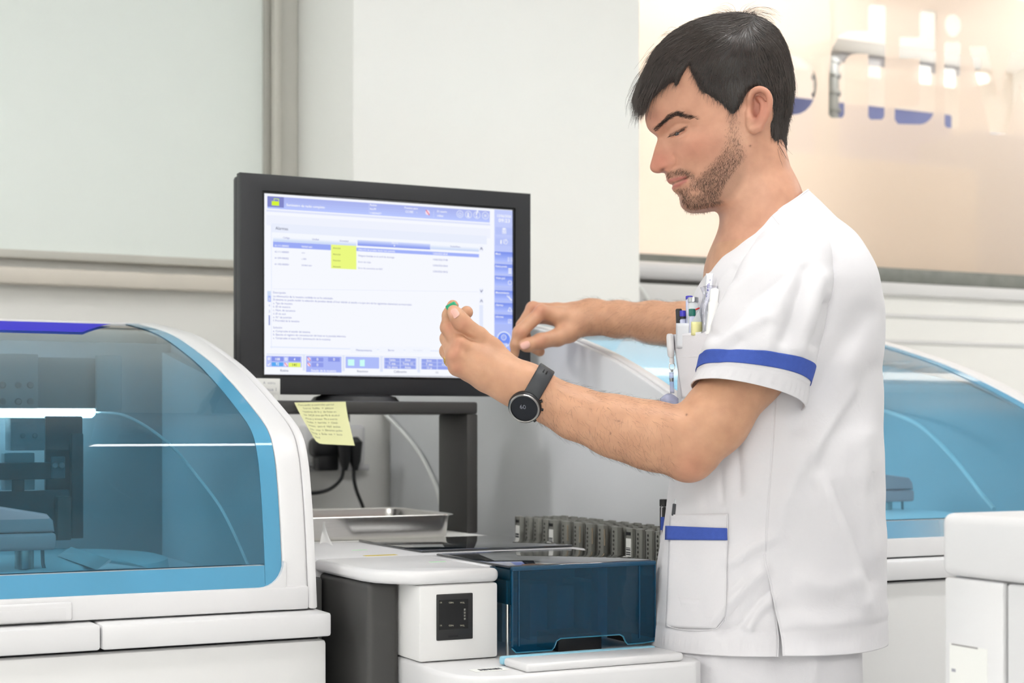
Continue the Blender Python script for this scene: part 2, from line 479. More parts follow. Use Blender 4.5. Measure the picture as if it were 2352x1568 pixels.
# ------------------------------------------------------------------ analyzers
PROF = [(0, -.245), (.012, -.15), (.024, -.085), (.04, -.035), (.07, -.001), (.15, .034), (.262, .0752), (.382, .1115), (.584, .1578), (.816, .1888), (1.0, .197), (1.31, .20)]
def analyzer(label, x0, x1, yf, sy, zs, ze, panel_left, detail):
    Z = lambda dz: CZ+dz*zs+ze
    curve = catmull(PROF[:10], 70)
    curve = [(yf+a*sy, Z(b)) for a, b in curve]
    ydm, yb = curve[-1][0], (3.38 if panel_left else yf+1.31*sy)
    full = curve+[(yb, Z(.2)), (yb, Z(-.245))]
    t = thing('analyzer', label, 'analyzer', ((x0+x1)/2, yf+.6, 0))
    # body, ledge
    MB().box(x0, x1+.002, yf-.03, yb, .06, Z(-.2845), bev=.006).build('body', M_whitem, t)
    MB().box(x0+.03, x1-.03, yf, yb-.03, 0, .06).build('plinth', M_dark, t)
    MB().box(x0+.01, x1-.006, yf-.015, yb, Z(-.2845), Z(-.2795)).build('shadow_gap', M_gap, t)
    sx = x0+(.45-.034)*(x1-x0)/.72 if detail else x0+.3
    MB().box(x0, sx, yf-.04, yb, Z(-.2795), Z(-.2475), bev=.004).build('ledge', M_white, t)
    MB().box(sx+.0015, x1+.005, yf-.04, yb, Z(-.2795), Z(-.2475), bev=.004).build('ledge', M_white, t)
    # end covers
    for a, b, mm in ((x0, x0+.014, M_side), (x1-.014, x1, M_white)):
        MB().prism(full, 'x', a, b, bev=.004, seg=2).build('end_cover', mm, t)
    # rims sweeping over the dome
    def offset(c, o):
        r = []
        for i, p in enumerate(c):
            q0, q1 = c[max(i-1, 0)], c[min(i+1, len(c)-1)]
            ty, tz = q1[0]-q0[0], q1[1]-q0[1]; l = math.hypot(ty, tz)
            r.append((p[0]-tz/l*o, p[1]+ty/l*o))
        return r
    out_c, in_c = offset(curve, .003), offset(curve, -.012)
    RW = .05
    def rim(a, b):
        k = MB(); n = 5
        rows = []
        for (oy, oz), (iy, iz) in zip(out_c, in_c):
            e = .004
            my, mz = oy+(iy-oy)*.25, oz+(iz-oz)*.25
            rows.append([(a, iy, iz), (a, my, mz), (a+e*.4, oy+(my-oy)*.3, oz+(mz-oz)*.3), (a+e, oy, oz), (b-e, oy, oz), (b-e*.4, oy+(my-oy)*.3, oz+(mz-oz)*.3), (b, my, mz), (b, iy, iz)])
        k.strip([[Vector(p) for p in r] for r in rows], closed_u=True, cap=True)
        return k
    rim(x1-RW, x1-.0145).build('lid_rim', M_white, t, angle=60)
    rim(x0+.0145, x0+.034).build('lid_rim', M_white, t, angle=60)
    # glass
    ga, gb = x0+.034, x1-RW
    cg = curve
    MB().strip([[Vector((x, y, z)) for x in np.linspace(ga, gb, 6)] for y, z in cg]).build('lid_glass', M_lid, t)
    # printed border
    oc = offset(curve, .0012)
    MB().strip([[Vector((x, y, z)) for x in (gb-.024, gb-.0005)] for y, z in oc]).build('printed_border', M_band, t)
    oc2 = [p for p in oc if p[1] < Z(-.182)]+[(yf+.009*sy, Z(-.182))]
    MB().strip([[Vector((x, y, z)) for x in (ga, gb-.0245)] for y, z in oc2]).build('printed_border', M_band, t)
    # front frame under the glass, with rounded window corner
    k = MB()
    k.box(x0+.0145, x1-.0145, yf-.004, yf+.012, Z(-.245), Z(-.2135), bev=.003)
    k.build('lid_frame', M_white, t)
    r = .034
    cor = [(gb+.001, Z(-.2135)-.002)]+[(gb-r+r*math.sin(a), Z(-.2135)+r-r*math.cos(a)) for a in np.linspace(0, math.pi/2, 9)]
    cor = [(gb-r, Z(-.2135)-.002)]+[(gb-r+r*math.sin(a), Z(-.2135)+r-r*math.cos(a)) for a in np.linspace(0, math.pi/2, 9)]+[(gb+.003, Z(-.2135)+r), (gb+.003, Z(-.2135)-.002)]
    MB().prism(cor, 'y', yf-.003, yf+.006).build('window_corner', M_white, t)
    hx = x0+.034+(.385-.334)*1.2
    if detail:
        hx = ony(163, 1415, yf).x
        h = MB().box(x0+.05, hx, yf-.010, yf-.0035, Z(-.2435), Z(-.219), bev=.0035, seg=3)
        h.build('handle', M_white, t)
        MB().box(x0+.06, hx-.008, yf-.0108, yf-.0098, Z(-.2405), Z(-.2275), bev=.0003).build('handle_recess', mat('recess_grey', (222, 221, 222), .5), t)
    # shell behind the dome
    MB().box(x0+.0145, x1-.0145, ydm-.004, yb-.002, Z(.05), Z(.192), bev=.004).build('rear_housing', M_white, t)
    # inside
    yi = yf+.72*sy
    MB().box(x0+.015, x1-.015, yi, yi+.02, Z(-.23), Z(.15)).build('inner_back', M_inner if detail else M_deck, t)
    MB().prism([(yf+.03, Z(-.23)), (yi, Z(-.23)), (yi, Z(.135)), (yf+.29*sy, Z(.06)), (yf+.13*sy, Z(.005)), (yf+.06*sy, Z(-.04))], 'x', x1-.03, x1-.0145).build('inner_side', mat('inner_side_'+str(int(x1*10)), (196, 214, 220), .5), t)
    MB().box(x0+.015, x1-.031, yf+.014, yi, Z(-.235), Z(-.222), bev=.002).build('deck', M_deck, t)
    return t, Z, curve, yi, ga, gb

A1X0, A1X1, A1Y = .034, .754, 2.09
t, Z, curve, yi, ga, gb = analyzer('white bench analyzer with blue domed lid, left of the monitor', A1X0, A1X1, A1Y, 1.0, 1.0, 0.0, False, True)
# inner shield with its bright edge and a glowing bar
acp = [onx(*p, .60) for p in [(222, 946), (255, 948), (290, 955), (345, 985), (400, 1030), (450, 1090), (500, 1155), (535, 1220), (572, 1303)]]
def keep_inside(pp, plist, y_lo, y_hi):
    ys = [p.y for p in plist]
    return [ony(*q, y_lo+(p.y-min(ys))*(y_hi-y_lo)/(max(ys)-min(ys))) for q, p in zip(pp, plist)]
acp = keep_inside([(222, 946), (255, 948), (290, 955), (345, 985), (400, 1030), (450, 1090), (500, 1155), (535, 1220), (572, 1303)], acp, 2.125, 2.74)
acc = [tuple(v) for v in catmull([tuple(p) for p in acp], 40)]
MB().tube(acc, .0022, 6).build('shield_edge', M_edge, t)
MB().strip([[Vector((x, p[1], p[2])) for x in (ga+.02, .30, p[0])] for p in acc]).build('inner_shield', M_inlid, t)
lb0, lb1 = acp[0], acp[0]
zb = lb0.z
MB().tube([(ga+.03, lb0.y+.01, zb), (.40, lb0.y+.01, zb), (lb0.x-.006, lb0.y+.01, zb), (lb0.x-.001, lb0.y+.01, zb)], [.0095, .0095, .0095, .005], 12).build('glow_bar', M_glowbar, t)  # glowing bar added for the bright streak in the lid, also brightens the deck
# mechanism
ym = 2.58
def ibox(px0, py0, px1, py1, y, th, m, name, bev=.002, parent=None):
    a, b = ony(px0, py0, y), ony(px1, py1, y)
    return MB().box(min(a.x, b.x), max(a.x, b.x), y, y+th, min(a.z, b.z), max(a.z, b.z), bev=bev).build(name, m, parent or t)
g = ibox(-150, 815, 222, 938, ym+.02, .03, mat('gantry_grey', (128, 136, 140), .45), 'gantry_beam')
g = ibox(-150, 808, 88, 938, ym, .018, M_inner, 'gantry_plate')
for px, py in ((6, 884), (42, 884), (70, 884), (6, 922), (42, 922), (70, 922)):
    c = ony(px, py, ym)
    MB().lathe([(.0005, .003), (.004, .003), (.0055, 0)], 12, Matrix.Translation((c.x, ym, c.z)) @ Matrix.Rotation(math.pi/2, 4, 'X')).build('bolt', M_steeld, g)
g = ibox(24, 960, 104, 1034, ym-.02, .05, M_inner, 'carriage_block')
for px in (52, 80):
    c = ony(px, 1000, ym-.02)
    MB().lathe([(.0005, .002), (.003, .002), (.004, 0)], 12, Matrix.Translation((c.x, ym-.02, c.z)) @ Matrix.Rotation(math.pi/2, 4, 'X')).build('bolt', M_steeld, g)
ibox(104, 955, 190, 1236, ym+.015, .01, M_innerd, 'dark_panel')
ibox(165, 995, 192, 1236, ym-.01, .02, mat('column_dark', (72, 74, 78), .4), 'column')
ibox(-120, 1064, 150, 1100, ym-.06, .03, M_innerd, 'guide_rail')
g = ibox(118, 1048, 150, 1098, ym-.066, .006, mat('bracket_grey', (96, 104, 112), .4), 'bracket')
for px in (126, 141):
    c = ony(px, 1068, ym-.066)
    MB().lathe([(.0005, .003), (.004, .003), (.005, 0)], 12, Matrix.Translation((c.x, ym-.066, c.z)) @ Matrix.Rotation(math.pi/2, 4, 'X')).build('bolt', M_steeld, g)
ibox(10, 1040, 80, 1125, ym-.04, .03, M_inner, 'carriage_block')
ibox(27, 1098, 56, 1128, ym-.0405, .002, M_innerd, 'opening', bev=0)
ibox(-60, 1128, 160, 1240, ym-.01, .01, mat('panel_grey', (84, 92, 98), .5), 'lower_panel')  # dark grey plate of the mechanism
ibox(132, 1140, 164, 1240, ym-.03, .02, mat('post_brown', (92, 88, 88), .5), 'post')
ibox(222, 815, 280, 945, ym+.0, .012, mat('pale_inner', (176, 184, 188), .5), 'side_plate')
# reagent disk and wedge
dc = (.42, 2.40)
MB().lathe([(.002, Z(-.185)), (.19, Z(-.187)), (.2, Z(-.19)), (.205, Z(-.2215))], 48, Matrix.Translation((dc[0], dc[1], 0))).build('reagent_disk', M_deck, t)
w0, w1 = onz(140, 1272, Z(-.18)), onz(340, 1305, Z(-.185))
MB().prism([(w0.x, Z(-.1845)), (w0.x+.02, Z(-.172)), (w1.x-.05, Z(-.176)), (w1.x, Z(-.1845))], 'y', min(w0.y, w1.y), max(w0.y, w1.y)+.03, bev=.002).build('raised_cover', M_deck, t)
# probe arm
def probe_arm(t, px0, px1, pyt, pyb, y, m, rod_px, needle_px, pydeck):
    a, b = ony(px0, pyt, y), ony(px1, pyb, y)
    zm = b.z+(a.z-b.z)*.42
    pts = []
    top = MB()
    n = 20
    L = b.x-a.x
    prof = [(a.x, zm), (a.x, a.z+.012), (a.x+L*.55, a.z), (b.x-.012, a.z-.009), (b.x-.004, a.z-.018), (b.x-.002, zm)]
    top.prism(prof, 'y', y-.02, y+.02, bev=.004, seg=3)
    g = top.build('probe_arm', m, t)
    MB().box(a.x, b.x, y-.021, y+.021, b.z, zm-.0008, bev=.005, seg=3).build('arm_base', m, g)
    r0 = ony(rod_px, pyb, y)
    dz_ = ony(rod_px, pydeck, y).z
    s = MB(); s.tube([(r0.x, y, r0.z-.026), (r0.x, y, r0.z+.002)], .0125, 14)
    s.build('collar', M_steel, g)
    s = MB(); s.tube([(r0.x, y, dz_), (r0.x, y, r0.z-.02)], .009, 14)
    s.build('shaft', M_steeld, g)
    n0, n1 = ony(needle_px[0], pyb, y), ony(needle_px[1], pydeck, y)
    s = MB(); s.tube([tuple(n1), (n0.x+.001, n0.y, n0.z-.02), (n0.x, n0.y, n0.z+.003)], .0025, 8)
    s.build('needle', M_steeld, g)
probe_arm(t, -120, 123, 1168, 1260, 2.22, M_arm, 56, (97, 110), 1337)
# blue strip lying on the top of the dome
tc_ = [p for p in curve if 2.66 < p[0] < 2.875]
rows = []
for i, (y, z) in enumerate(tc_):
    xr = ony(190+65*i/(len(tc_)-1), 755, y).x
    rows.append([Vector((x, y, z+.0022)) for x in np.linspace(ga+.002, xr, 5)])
MB().strip(rows).build('top_strip', M_bluestrip, t)

A2X0, A2X1, A2Y = 1.390, 2.19, 2.09
t, Z, curve2, yi, ga, gb = analyzer('second blue-lidded white analyzer, standing behind the man', A2X0, A2X1, A2Y, .95, .981, .0289, True, False)
ap = [onx(*p, A2X1-.16) for p in [(1975, 930), (2022, 940), (2095, 967), (2150, 1010), (2205, 1070), (2250, 1130), (2283, 1168)]]
ap = keep_inside([(1975, 930), (2022, 940), (2095, 967), (2150, 1010), (2205, 1070), (2250, 1130), (2283, 1168)], ap, 2.14, 2.68)
MB().tube([tuple(v) for v in catmull([tuple(p) for p in ap], 30)], .004, 6).build('shield_edge', M_edge, t)
lb0 = ap[1]
MB().tube([(A2X0+.06, lb0.y+.02, lb0.z), (A2X1-.25, lb0.y+.02, lb0.z), (A2X1-.19, lb0.y+.02, lb0.z), (A2X1-.185, lb0.y+.02, lb0.z)], [.0095, .0095, .0095, .005], 12).build('glow_bar', M_glowbar, t)  # unseen glowing bar, added to brighten this interior
probe_arm(t, 1900, 2085, 1088, 1150, 2.43, M_arm, 2034, (2072, 2078), 1205)
MB().lathe([(.002, Z(-.185)), (.17, Z(-.187)), (.18, Z(-.19)), (.185, Z(-.2215))], 48, Matrix.Translation((1.92, 2.38, 0))).build('reagent_disk', M_deck, t)
# ------------------------------------------------------------------ monitor
MY = 2.65
tl, br = ony(552, 395, MY), ony(1219.5, 911, MY)
mx0, mx1, mz0, mz1 = tl.x+.0, br.x, br.z, tl.z
sl, sr = ony(608, 650, MY).x, ony(1180, 650, MY).x
sz1, sz0 = ony(610, 443, MY).z, ony(607, 860, MY).z
t = thing('monitor', 'wide black desktop monitor showing a pale blue alarm list', 'monitor', ((mx0+mx1)/2, MY, mz0))
BT = .045
def frame_ring(k, x0, x1, z0, z1, a0, a1, c0, c1, y0, y1, bev):
    """picture-frame ring: outer rectangle x0..x1, z0..z1, opening a0..a1, c0..c1"""
    bm = k.bm
    rows = []
    O = [(x0, z0), (x1, z0), (x1, z1), (x0, z1)]; I = [(a0, c0), (a1, c0), (a1, c1), (a0, c1)]
    vo0 = [bm.verts.new((x, y0, z)) for x, z in O]; vi0 = [bm.verts.new((x, y0, z)) for x, z in I]
    vo1 = [bm.verts.new((x, y1, z)) for x, z in O]; vi1 = [bm.verts.new((x, y1, z)) for x, z in I]
    fs = []
    for i in range(4):
        j = (i+1) % 4
        fs += [bm.faces.new([vo0[i], vo0[j], vi0[j], vi0[i]]), bm.faces.new([vo1[j], vo1[i], vi1[i], vi1[j]]),
               bm.faces.new([vo0[j], vo0[i], vo1[i], vo1[j]]), bm.faces.new([vi0[i], vi0[j], vi1[j], vi1[i]])]
    bmesh.ops.recalc_face_normals(bm, faces=fs)
    bmesh.ops.bevel(bm, geom=[e for f in fs[0::4] for e in f.edges if len(e.link_faces) == 2][:0] or list({e for v in vo0 for e in v.link_edges if e.other_vert(v) in vo0}), offset=bev, segments=2, affect='EDGES', profile=.5)
k = MB()
frame_ring(k, mx0, mx1, mz0, mz1, sl-.004, sr+.004, sz0-.004, sz1+.004, MY, MY+.02, .002)
k.build('bezel', M_bezel, t)
k = MB()
frame_ring(k, sl-.0045, sr+.0045, sz0-.0045, sz1+.0045, sl, sr, sz0, sz1, MY+.002, MY+.012, .0005)
k.build('inner_rim', M_blackgloss, t)
MB().box(mx0, mx1, MY+.0205, MY+BT, mz0+.002, mz1-.002, bev=.006).build('rear_shell', M_bezel, t)
MB().box(mx0+.08, mx1-.08, MY+BT, MY+BT+.03, mz0+.06, mz1-.06, bev=.01).build('rear_bulge', M_black, t)
scr = MB().box(sl, sr, MY+.006, MY+.012, sz0, sz1).build('screen', emit('screen_white', (247, 249, 255)), t)
# stand neck and foot
STY = 2.592
stz = ony(1000, 922, STY).z
cx = ony(820, 915, MY).x
MB().box(cx-.035, cx+.035, MY+BT+.001, MY+BT+.03, stz+.012, mz0+.15, bev=.006).build('stand_neck', M_black, t)
MB().lathe([(.001, .012), (.06, .012), (.075, .008), (.082, .0)], 36, Matrix.Translation((cx+.01, MY+.035, stz+.0005)) @ Matrix.Diagonal((1.0, .75, 1.0, 1))).build('stand_foot', M_black, t)
# what the screen shows
UI = {}
def S(px, py):
    p = ony(px, py, MY+.0055); return p.x, p.z
def ui_mat(rgb):
    key = 'screen_%02x%02x%02x' % rgb
    return MATS.get(key) or emit(key, rgb)
def add_ui(rgb, verts, faces, layer):
    d = UI.setdefault((rgb, layer), ([], []))
    o = len(d[0])
    y = MY+.0057-.0001*layer
    d[0].extend([(x, y, z) for x, z in verts]); d[1].extend([[i+o for i in f] for f in faces])
def rect(rgb, px0, py0, px1, py1, layer=1):
    """corners given as top left and bottom right in the photograph"""
    a, b = S(px0, py0), S(px1, py1)
    add_ui(rgb, [(a[0], b[1]), (b[0], b[1]), (b[0], a[1]), (a[0], a[1])], [(0, 1, 2, 3)], layer)
def grad(rgb0, rgb1, px0, py0, px1, py1, n=5, layer=1):
    a, b = S(px0, py0), S(px1, py1)
    for i in range(n):
        c = tuple(int(rgb0[k]+(rgb1[k]-rgb0[k])*i/(n-1)) for k in range(3))
        za, zb_ = a[1]+(b[1]-a[1])*i/n, a[1]+(b[1]-a[1])*(i+1)/n
        add_ui(c, [(a[0], zb_), (b[0], zb_), (b[0], za), (a[0], za)], [(0, 1, 2, 3)], layer)
def ring(rgb, px, py, r, w, layer=3, n=20, a0=0, a1=360, sx=.9):
    c = S(px, py); R = abs(S(px, py+r)[1]-c[1]); Wd = abs(S(px, py+w)[1]-c[1])
    vs = []; fs = []
    for i in range(n+1):
        a = math.radians(a0+(a1-a0)*i/n)
        for rr in (R, R-Wd): vs.append((c[0]+math.sin(a)*rr, c[1]+math.cos(a)*rr))
    for i in range(n): fs.append((2*i, 2*i+1, 2*i+3, 2*i+2))
    add_ui(rgb, vs, fs, layer)
def disc(rgb, px, py, r, layer=3, n=24):
    c = S(px, py); R = abs(S(px, py+r)[1]-c[1])
    add_ui(rgb, [(c[0]+math.sin(2*math.pi*i/n)*R, c[1]+math.cos(2*math.pi*i/n)*R) for i in range(n)], [tuple(range(n))], layer)
def line(rgb, px0, py0, px1, py1, w=1.2, layer=3):
    a, b = Vector(S(px0, py0)), Vector(S(px1, py1))
    ww = abs(S(px0, py0+w)[1]-a[1])/2
    n = (b-a).normalized(); n = Vector((-n[1], n[0]))*ww
    add_ui(rgb, [tuple(a-n), tuple(b-n), tuple(b+n), tuple(a+n)], [(0, 1, 2, 3)], layer)
def text(rgb, s, px0, py, px1, bold=False, layer=4, cap=None):
    v, f = text_mesh(s, 1.0, bold)
    a, b = S(px0, py), S(px1, py)
    w = v[:, 0].max()-v[:, 0].min()
    kx = (b[0]-a[0])/w
    kz = kx*1.05
    if cap: kz = abs(S(px0, py-cap)[1]-a[1])/.7
    v = np.c_[(v[:, 0]-v[:, 0].min())*kx+a[0], v[:, 1]*kz+a[1]]
    add_ui(rgb, [tuple(x) for x in v], f, layer)
WH = (255, 255, 255); NAVY = (70, 74, 130); LAV = (176, 188, 246); LAV2 = (150, 160, 226); BLUE = (120, 142, 235); TXT = (104, 112, 190)
rect((225, 230, 252), 612, 481, 1126, 518)
rect((240, 243, 254), 612, 517, 1126, 525)
grad((172, 182, 240), (186, 200, 255), 614, 450, 1125, 511, 5)
rect((130, 136, 200), 614, 450, 652, 477, 2)
# unlocked padlock badge
rect((214, 244, 60), 624, 461.5, 641, 472.5, 3)
line((214, 244, 60), 629.5, 462, 629.5, 456, 1.4); line((214, 244, 60), 629, 456, 640.5, 457, 1.4); line((214, 244, 60), 640, 457, 640, 462, 1.4)
text(WH, 'Suministro de racks completo', 658, 473, 746, True)
line((205, 214, 255), 847.5, 466, 847.5, 490, .8); line((215, 222, 255), 996, 483, 996, 500, .8)
text(WH, 'Rutina', 850, 472.5, 865, True); text(WH, 'Rec/PI', 850, 481.5, 863.5, True); text(WH, '1100296077', 850, 491, 876, True)
text(WH, 'Previsto para', 929, 479, 959.5, True); text(WH, 'CC/ISE    -', 931, 488, 958, True)
text(WH, 'ID usuario', 1004, 487, 1026.5, True); text(WH, 'cobas', 1004, 497, 1018, True)
disc((250, 225, 240), 982, 488, 5.5); line((225, 60, 90), 978, 482, 986.5, 494, 1.8, 4)
for x, y in ((1056.4, 491.4), (1076, 492.6), (1095.4, 493.7), (1114.7, 495)):
    ring((235, 240, 255), x, y, 8.6, 1.3)
ring((245, 247, 255), 1056.4, 491.8, 4.2, 1.1, a0=40, a1=320); line((245, 247, 255), 1056.4, 486, 1056.4, 491.5, 1.1)
for dx in (-2.2, -.6, 1.0): line((245, 247, 255), 1076+dx, 488, 1076+dx, 495, 1.2)
line((245, 247, 255), 1073, 496, 1078, 497.5, 3)
text((245, 247, 255), '?', 1092.5, 499, 1098.4, True)
ring((245, 247, 255), 1114.7, 495, 4.6, 1, n=4, a0=45, a1=405); disc((245, 247, 255), 1114.7, 495, 1.6)
# right column
grad((196, 206, 252), (172, 186, 248), 1135.5, 481, 1180, 838, 6)
text(WH, '12/06/2026', 1142, 498, 1174, True); text(WH, '09:23', 1145, 509.5, 1171, True, cap=8)
for y in (521, 546): rect((184, 196, 248), 1138, y, 1177, y+19.5, 2)
ring(WH, 1158, 531.5, 7.2, 1.2, n=4, a0=45, a1=405); ring(WH, 1158, 531.5, 3.4, 1.6); rect(WH, 1154.5, 523.5, 1161.5, 526.3, 3)
ring(WH, 1161, 555, 6.4, 1.2, n=5, a0=90, a1=450); rect(WH, 1149.5, 551, 1152, 560, 3); line(WH, 1158, 557, 1163, 551, 1)
btn = [('Menú', 576.5, 602, 11), ('Rutina previa', 605, 629, 26), ('Visión gral.', 632, 657, 22), ('Mantenimiento', 665.5, 690.5, 31), ('Alarmas', 694, 717, 17), ('Informes', 721, 745.5, 18)]
for i, (s, y0, y1, wd) in enumerate(btn):
    grad((128, 150, 238), (176, 192, 255), 1136, y0+.5, 1180, y1, 5, 2)
    rect((214, 222, 255), 1136, y0-.8, 1180, y0+1.2, 3)
    text(WH, s, 1138.5, y0+8, 1138.5+wd, True, cap=4.6)
for dx in (0, 6.5):
    for dy in (0, 5): ring(WH, 1168+dx, 593+dy, 2.8, .9, n=4, a0=45, a1=405)
for dy in (0, 4.5, 9): rect(WH, 1167.5, 617+dy-1, 1175, 619+dy, 3)
ring(WH, 1171, 649, 5, 1)
line(WH, 1168, 681, 1175, 690, 2.2); ring(WH, 1167, 679.5, 3, 1.1, a0=60, a1=330)
line(WH, 1166, 714, 1176, 714.8, 1.1); line(WH, 1167, 713.5, 1170.5, 705.5, 1.1); line(WH, 1175.5, 714, 1171.5, 705.5, 1.1)
ring(WH, 1171, 737.5, 6.2, 1.1, n=4, a0=45, a1=405); line(WH, 1169, 740, 1173.5, 734, 1)
disc((226, 234, 255), 1157.5, 779, 18.5, 2); disc((120, 150, 244), 1157.5, 779.5, 16, 3)
ring(WH, 1157, 774.5, 6.6, 1.2, 4); ring(WH, 1157, 774.2, 4, 1, 4, n=3, a0=180, a1=540); text(WH, 'Stop', 1149, 793, 1166, True)
# alarm window
rect((218, 226, 250), 623, 517, 623.9, 800, 2)
rect((234, 239, 253), 624, 512.5, 1118, 569, 2)
rect((246, 249, 255), 624, 533, 1118, 575, 3)
text((50, 54, 96), 'Alarmas', 632.7, 527, 661.5, cap=7)
grad((244, 247, 255), (206, 220, 248), 627, 543, 818.5, 564.5, 4, 4)
grad((244, 247, 255), (206, 220, 248), 988.5, 560.5, 1100, 578, 4, 4)
grad((205, 215, 252), (140, 158, 240), 821, 551, 988, 573, 4, 4)
for s, x, y, x1 in (('Código', 650, 547.5, 665.5), ('Unidad', 717, 551, 732), ('Gravedad', 780, 554.5, 800), ('Fecha/Hora', 1034.7, 567.5, 1057)):
    text(TXT, s, x, y, x1, layer=6)
text(WH, 'Alarma', 899, 559.5, 914, layer=6)
line(WH, 905.7, 562.5, 905.7, 566, 2.2, 6)
rect((156, 172, 246), 627, 554.5, 760, 574.5, 5); rect((164, 180, 250), 818.5, 568.3, 1100, 591.2, 5)
rect((236, 250, 130), 760.2, 561.5, 818.4, 618.8, 6)
rows = [('61-111-000053', 'Unidad estr.', 'Selección de pruebas desde host anómala', '12/06/2026 08:45', 907),
        ('62-111-000001', 'XXU', 'Ninguna bandeja en el carril de descarga', '12/06/2026 07:48', 905.5),
        ('61-509-000002', 'c 503', 'Error de ruido', '12/06/2026 08:41', 851.5),
        ('61-342-000001', 'Unidad estr.', 'Error de conversión de ADC', '12/06/2026 08:32', 879)]
for i, (a, b, c_, d_, xe) in enumerate(rows):
    col = WH if i == 0 else TXT
    dy = 14.2*i
    text(col, a, 631, 565.5+dy, 663, i == 0, 7); text(col, b, 692.5, 567.8+dy, {0: 718, 1: 700, 2: 703, 3: 717}[i], i == 0, 7)
    text((92, 100, 70), 'Atención', 764.5, 571+dy, 782, False, 7)
    text(col, c_, 823, 574.5+dy, xe, i == 0, 7); text(col, d_, 994.5, 584+13.6*i, 1028, i == 0, 7)
for y, up in ((571, 1), (668, -1), (691, 1)):
    rect((240, 243, 254), 1100.5, y-7, 1110, y+7, 5)
    line(NAVY, 1103, y+2.5*up, 1105.5, y-3*up, 1.4, 6); line(NAVY, 1108.3, y+3*up, 1105.5, y-3*up, 1.4, 6)
rect((228, 234, 252), 1101, 700, 1109.5, 770, 4)
for i, ch in enumerate('4321'): text((150, 158, 214), ch, 617, 703.5+14.3*i, 620, layer=4)
rect((206, 220, 246), 614, 668, 622, 692, 3); rect((160, 176, 240), 616, 679, 622, 693, 4); text(WH, '5', 617, 690, 620.5, True, 5)
desc = [('Descripción:', 673.4, 657), ('La información de la muestra recibida no se ha solicitado.', 682, 765.3),
        ('El sistema no puede recibir la selección de pruebas desde el host debido al estado o a que uno de los siguientes elementos es incorrecto:', 689.7, 946),
        ('a. Tipo de muestra', 698, 671.6), ('b. ID de muestra', 705.8, 666.6), ('c. Núm. de secuencia', 714, 678), ('d. ID de rack', 722, 656.6), ('e. N.º de posición', 730, 669.6),
        ('f. Prioridad de la muestra', 738, 687.6), ('Solución:', 753.8, 648.7), ('a. Compruebe el estado del sistema.', 762, 713),
        ('b. Ejecute el registro de comunicación del host en la pantalla Informes.', 770, 795), ('c. Compruebe el texto IVL3. (Información de la muestra).', 778, 759.7)]
for s, y, xe in desc: text(TXT, s, 627.5, y, xe, layer=4)
line((226, 231, 250), 627, 663, 1098, 670, .8, 4)
rect((232, 238, 253), 621, 795, 1118, 810, 2)
for s, x0, x1, bx0, bx1, cc in (('Mantenimiento', 818, 854, 804, 866, TXT), ('Borrar', 891.6, 905.5, 870, 927, TXT), ('Actualizar', 949, 971, 931, 988, (222, 226, 244))):
    rect((244, 247, 255), bx0, 796, bx1, 811.5, 3); text(cc, s, x0, 806, x1, layer=4)
rect((226, 232, 250), 612, 811.5, 1180, 859, 1)
def cell(x0, y0, x1, y1, rgb, s, tc, w):
    rect(rgb, x0, y0, x1, y1, 4); m_ = (x0+x1)/2
    text(tc, s, m_-w/2, y1-2.5, m_+w/2, True, 5, cap=6)
for x0, y0, x1, y1, rgb in ((611.5, 816.5, 693, 843.5, (188, 198, 250)), (703, 817, 784.5, 855.5, (172, 184, 248)), (793.6, 818.7, 871, 846.5, (176, 190, 250)), (881.6, 821, 956.6, 847.8, (190, 202, 250)), (967, 823.4, 1040, 849, (190, 202, 250)), (1051, 825, 1120, 850, (190, 202, 250))):
    rect((248, 250, 255), x0-2, y0-2, x1+2, 857.5, 2); rect(rgb, x0, y0, x1, y1, 3)
cell(623.7, 818.5, 651.5, 829.8, (136, 150, 234), '108', WH, 10.5); cell(662.4, 819, 690.3, 830.3, (136, 150, 234), '4', WH, 3.6)
cell(623.7, 831.5, 650.7, 841, (90, 170, 244), '92', WH, 7.5); cell(662.4, 832.5, 690.4, 843, (232, 248, 110), '141', (96, 106, 60), 9.5)
ring(WH, 617.5, 823.5, 3, 1.6, 4); line(WH, 614.5, 836.5, 617, 839, 1.6, 4); line(WH, 617, 839, 620.5, 833.5, 1.6, 4)
ring(WH, 657, 824.5, 3.2, 1.4, 4); disc((250, 225, 240), 657, 837, 4, 4); line((225, 60, 90), 653.5, 832.5, 660.5, 841.5, 1.4, 5)
cell(715.5, 820.6, 742.6, 830.3, (140, 152, 232), '0', WH, 3.8); cell(753.5, 820.6, 780.6, 830.5, (140, 152, 232), '0', WH, 3.8); cell(715.5, 832.5, 742.6, 843, (146, 158, 236), '0', WH, 3.8)
for y in (824.5, 837): disc((250, 225, 240), 709.5, y, 3.8, 4); line((225, 60, 90), 706.5, y-4.5, 713, y+4, 1.4, 5)
rect((206, 255, 246), 799, 825, 813.8, 839.6, 4); rect((206, 255, 246), 826.5, 826, 837.6, 841, 4); line((206, 255, 246), 835, 824.8, 837.6, 829, 1.4, 4)
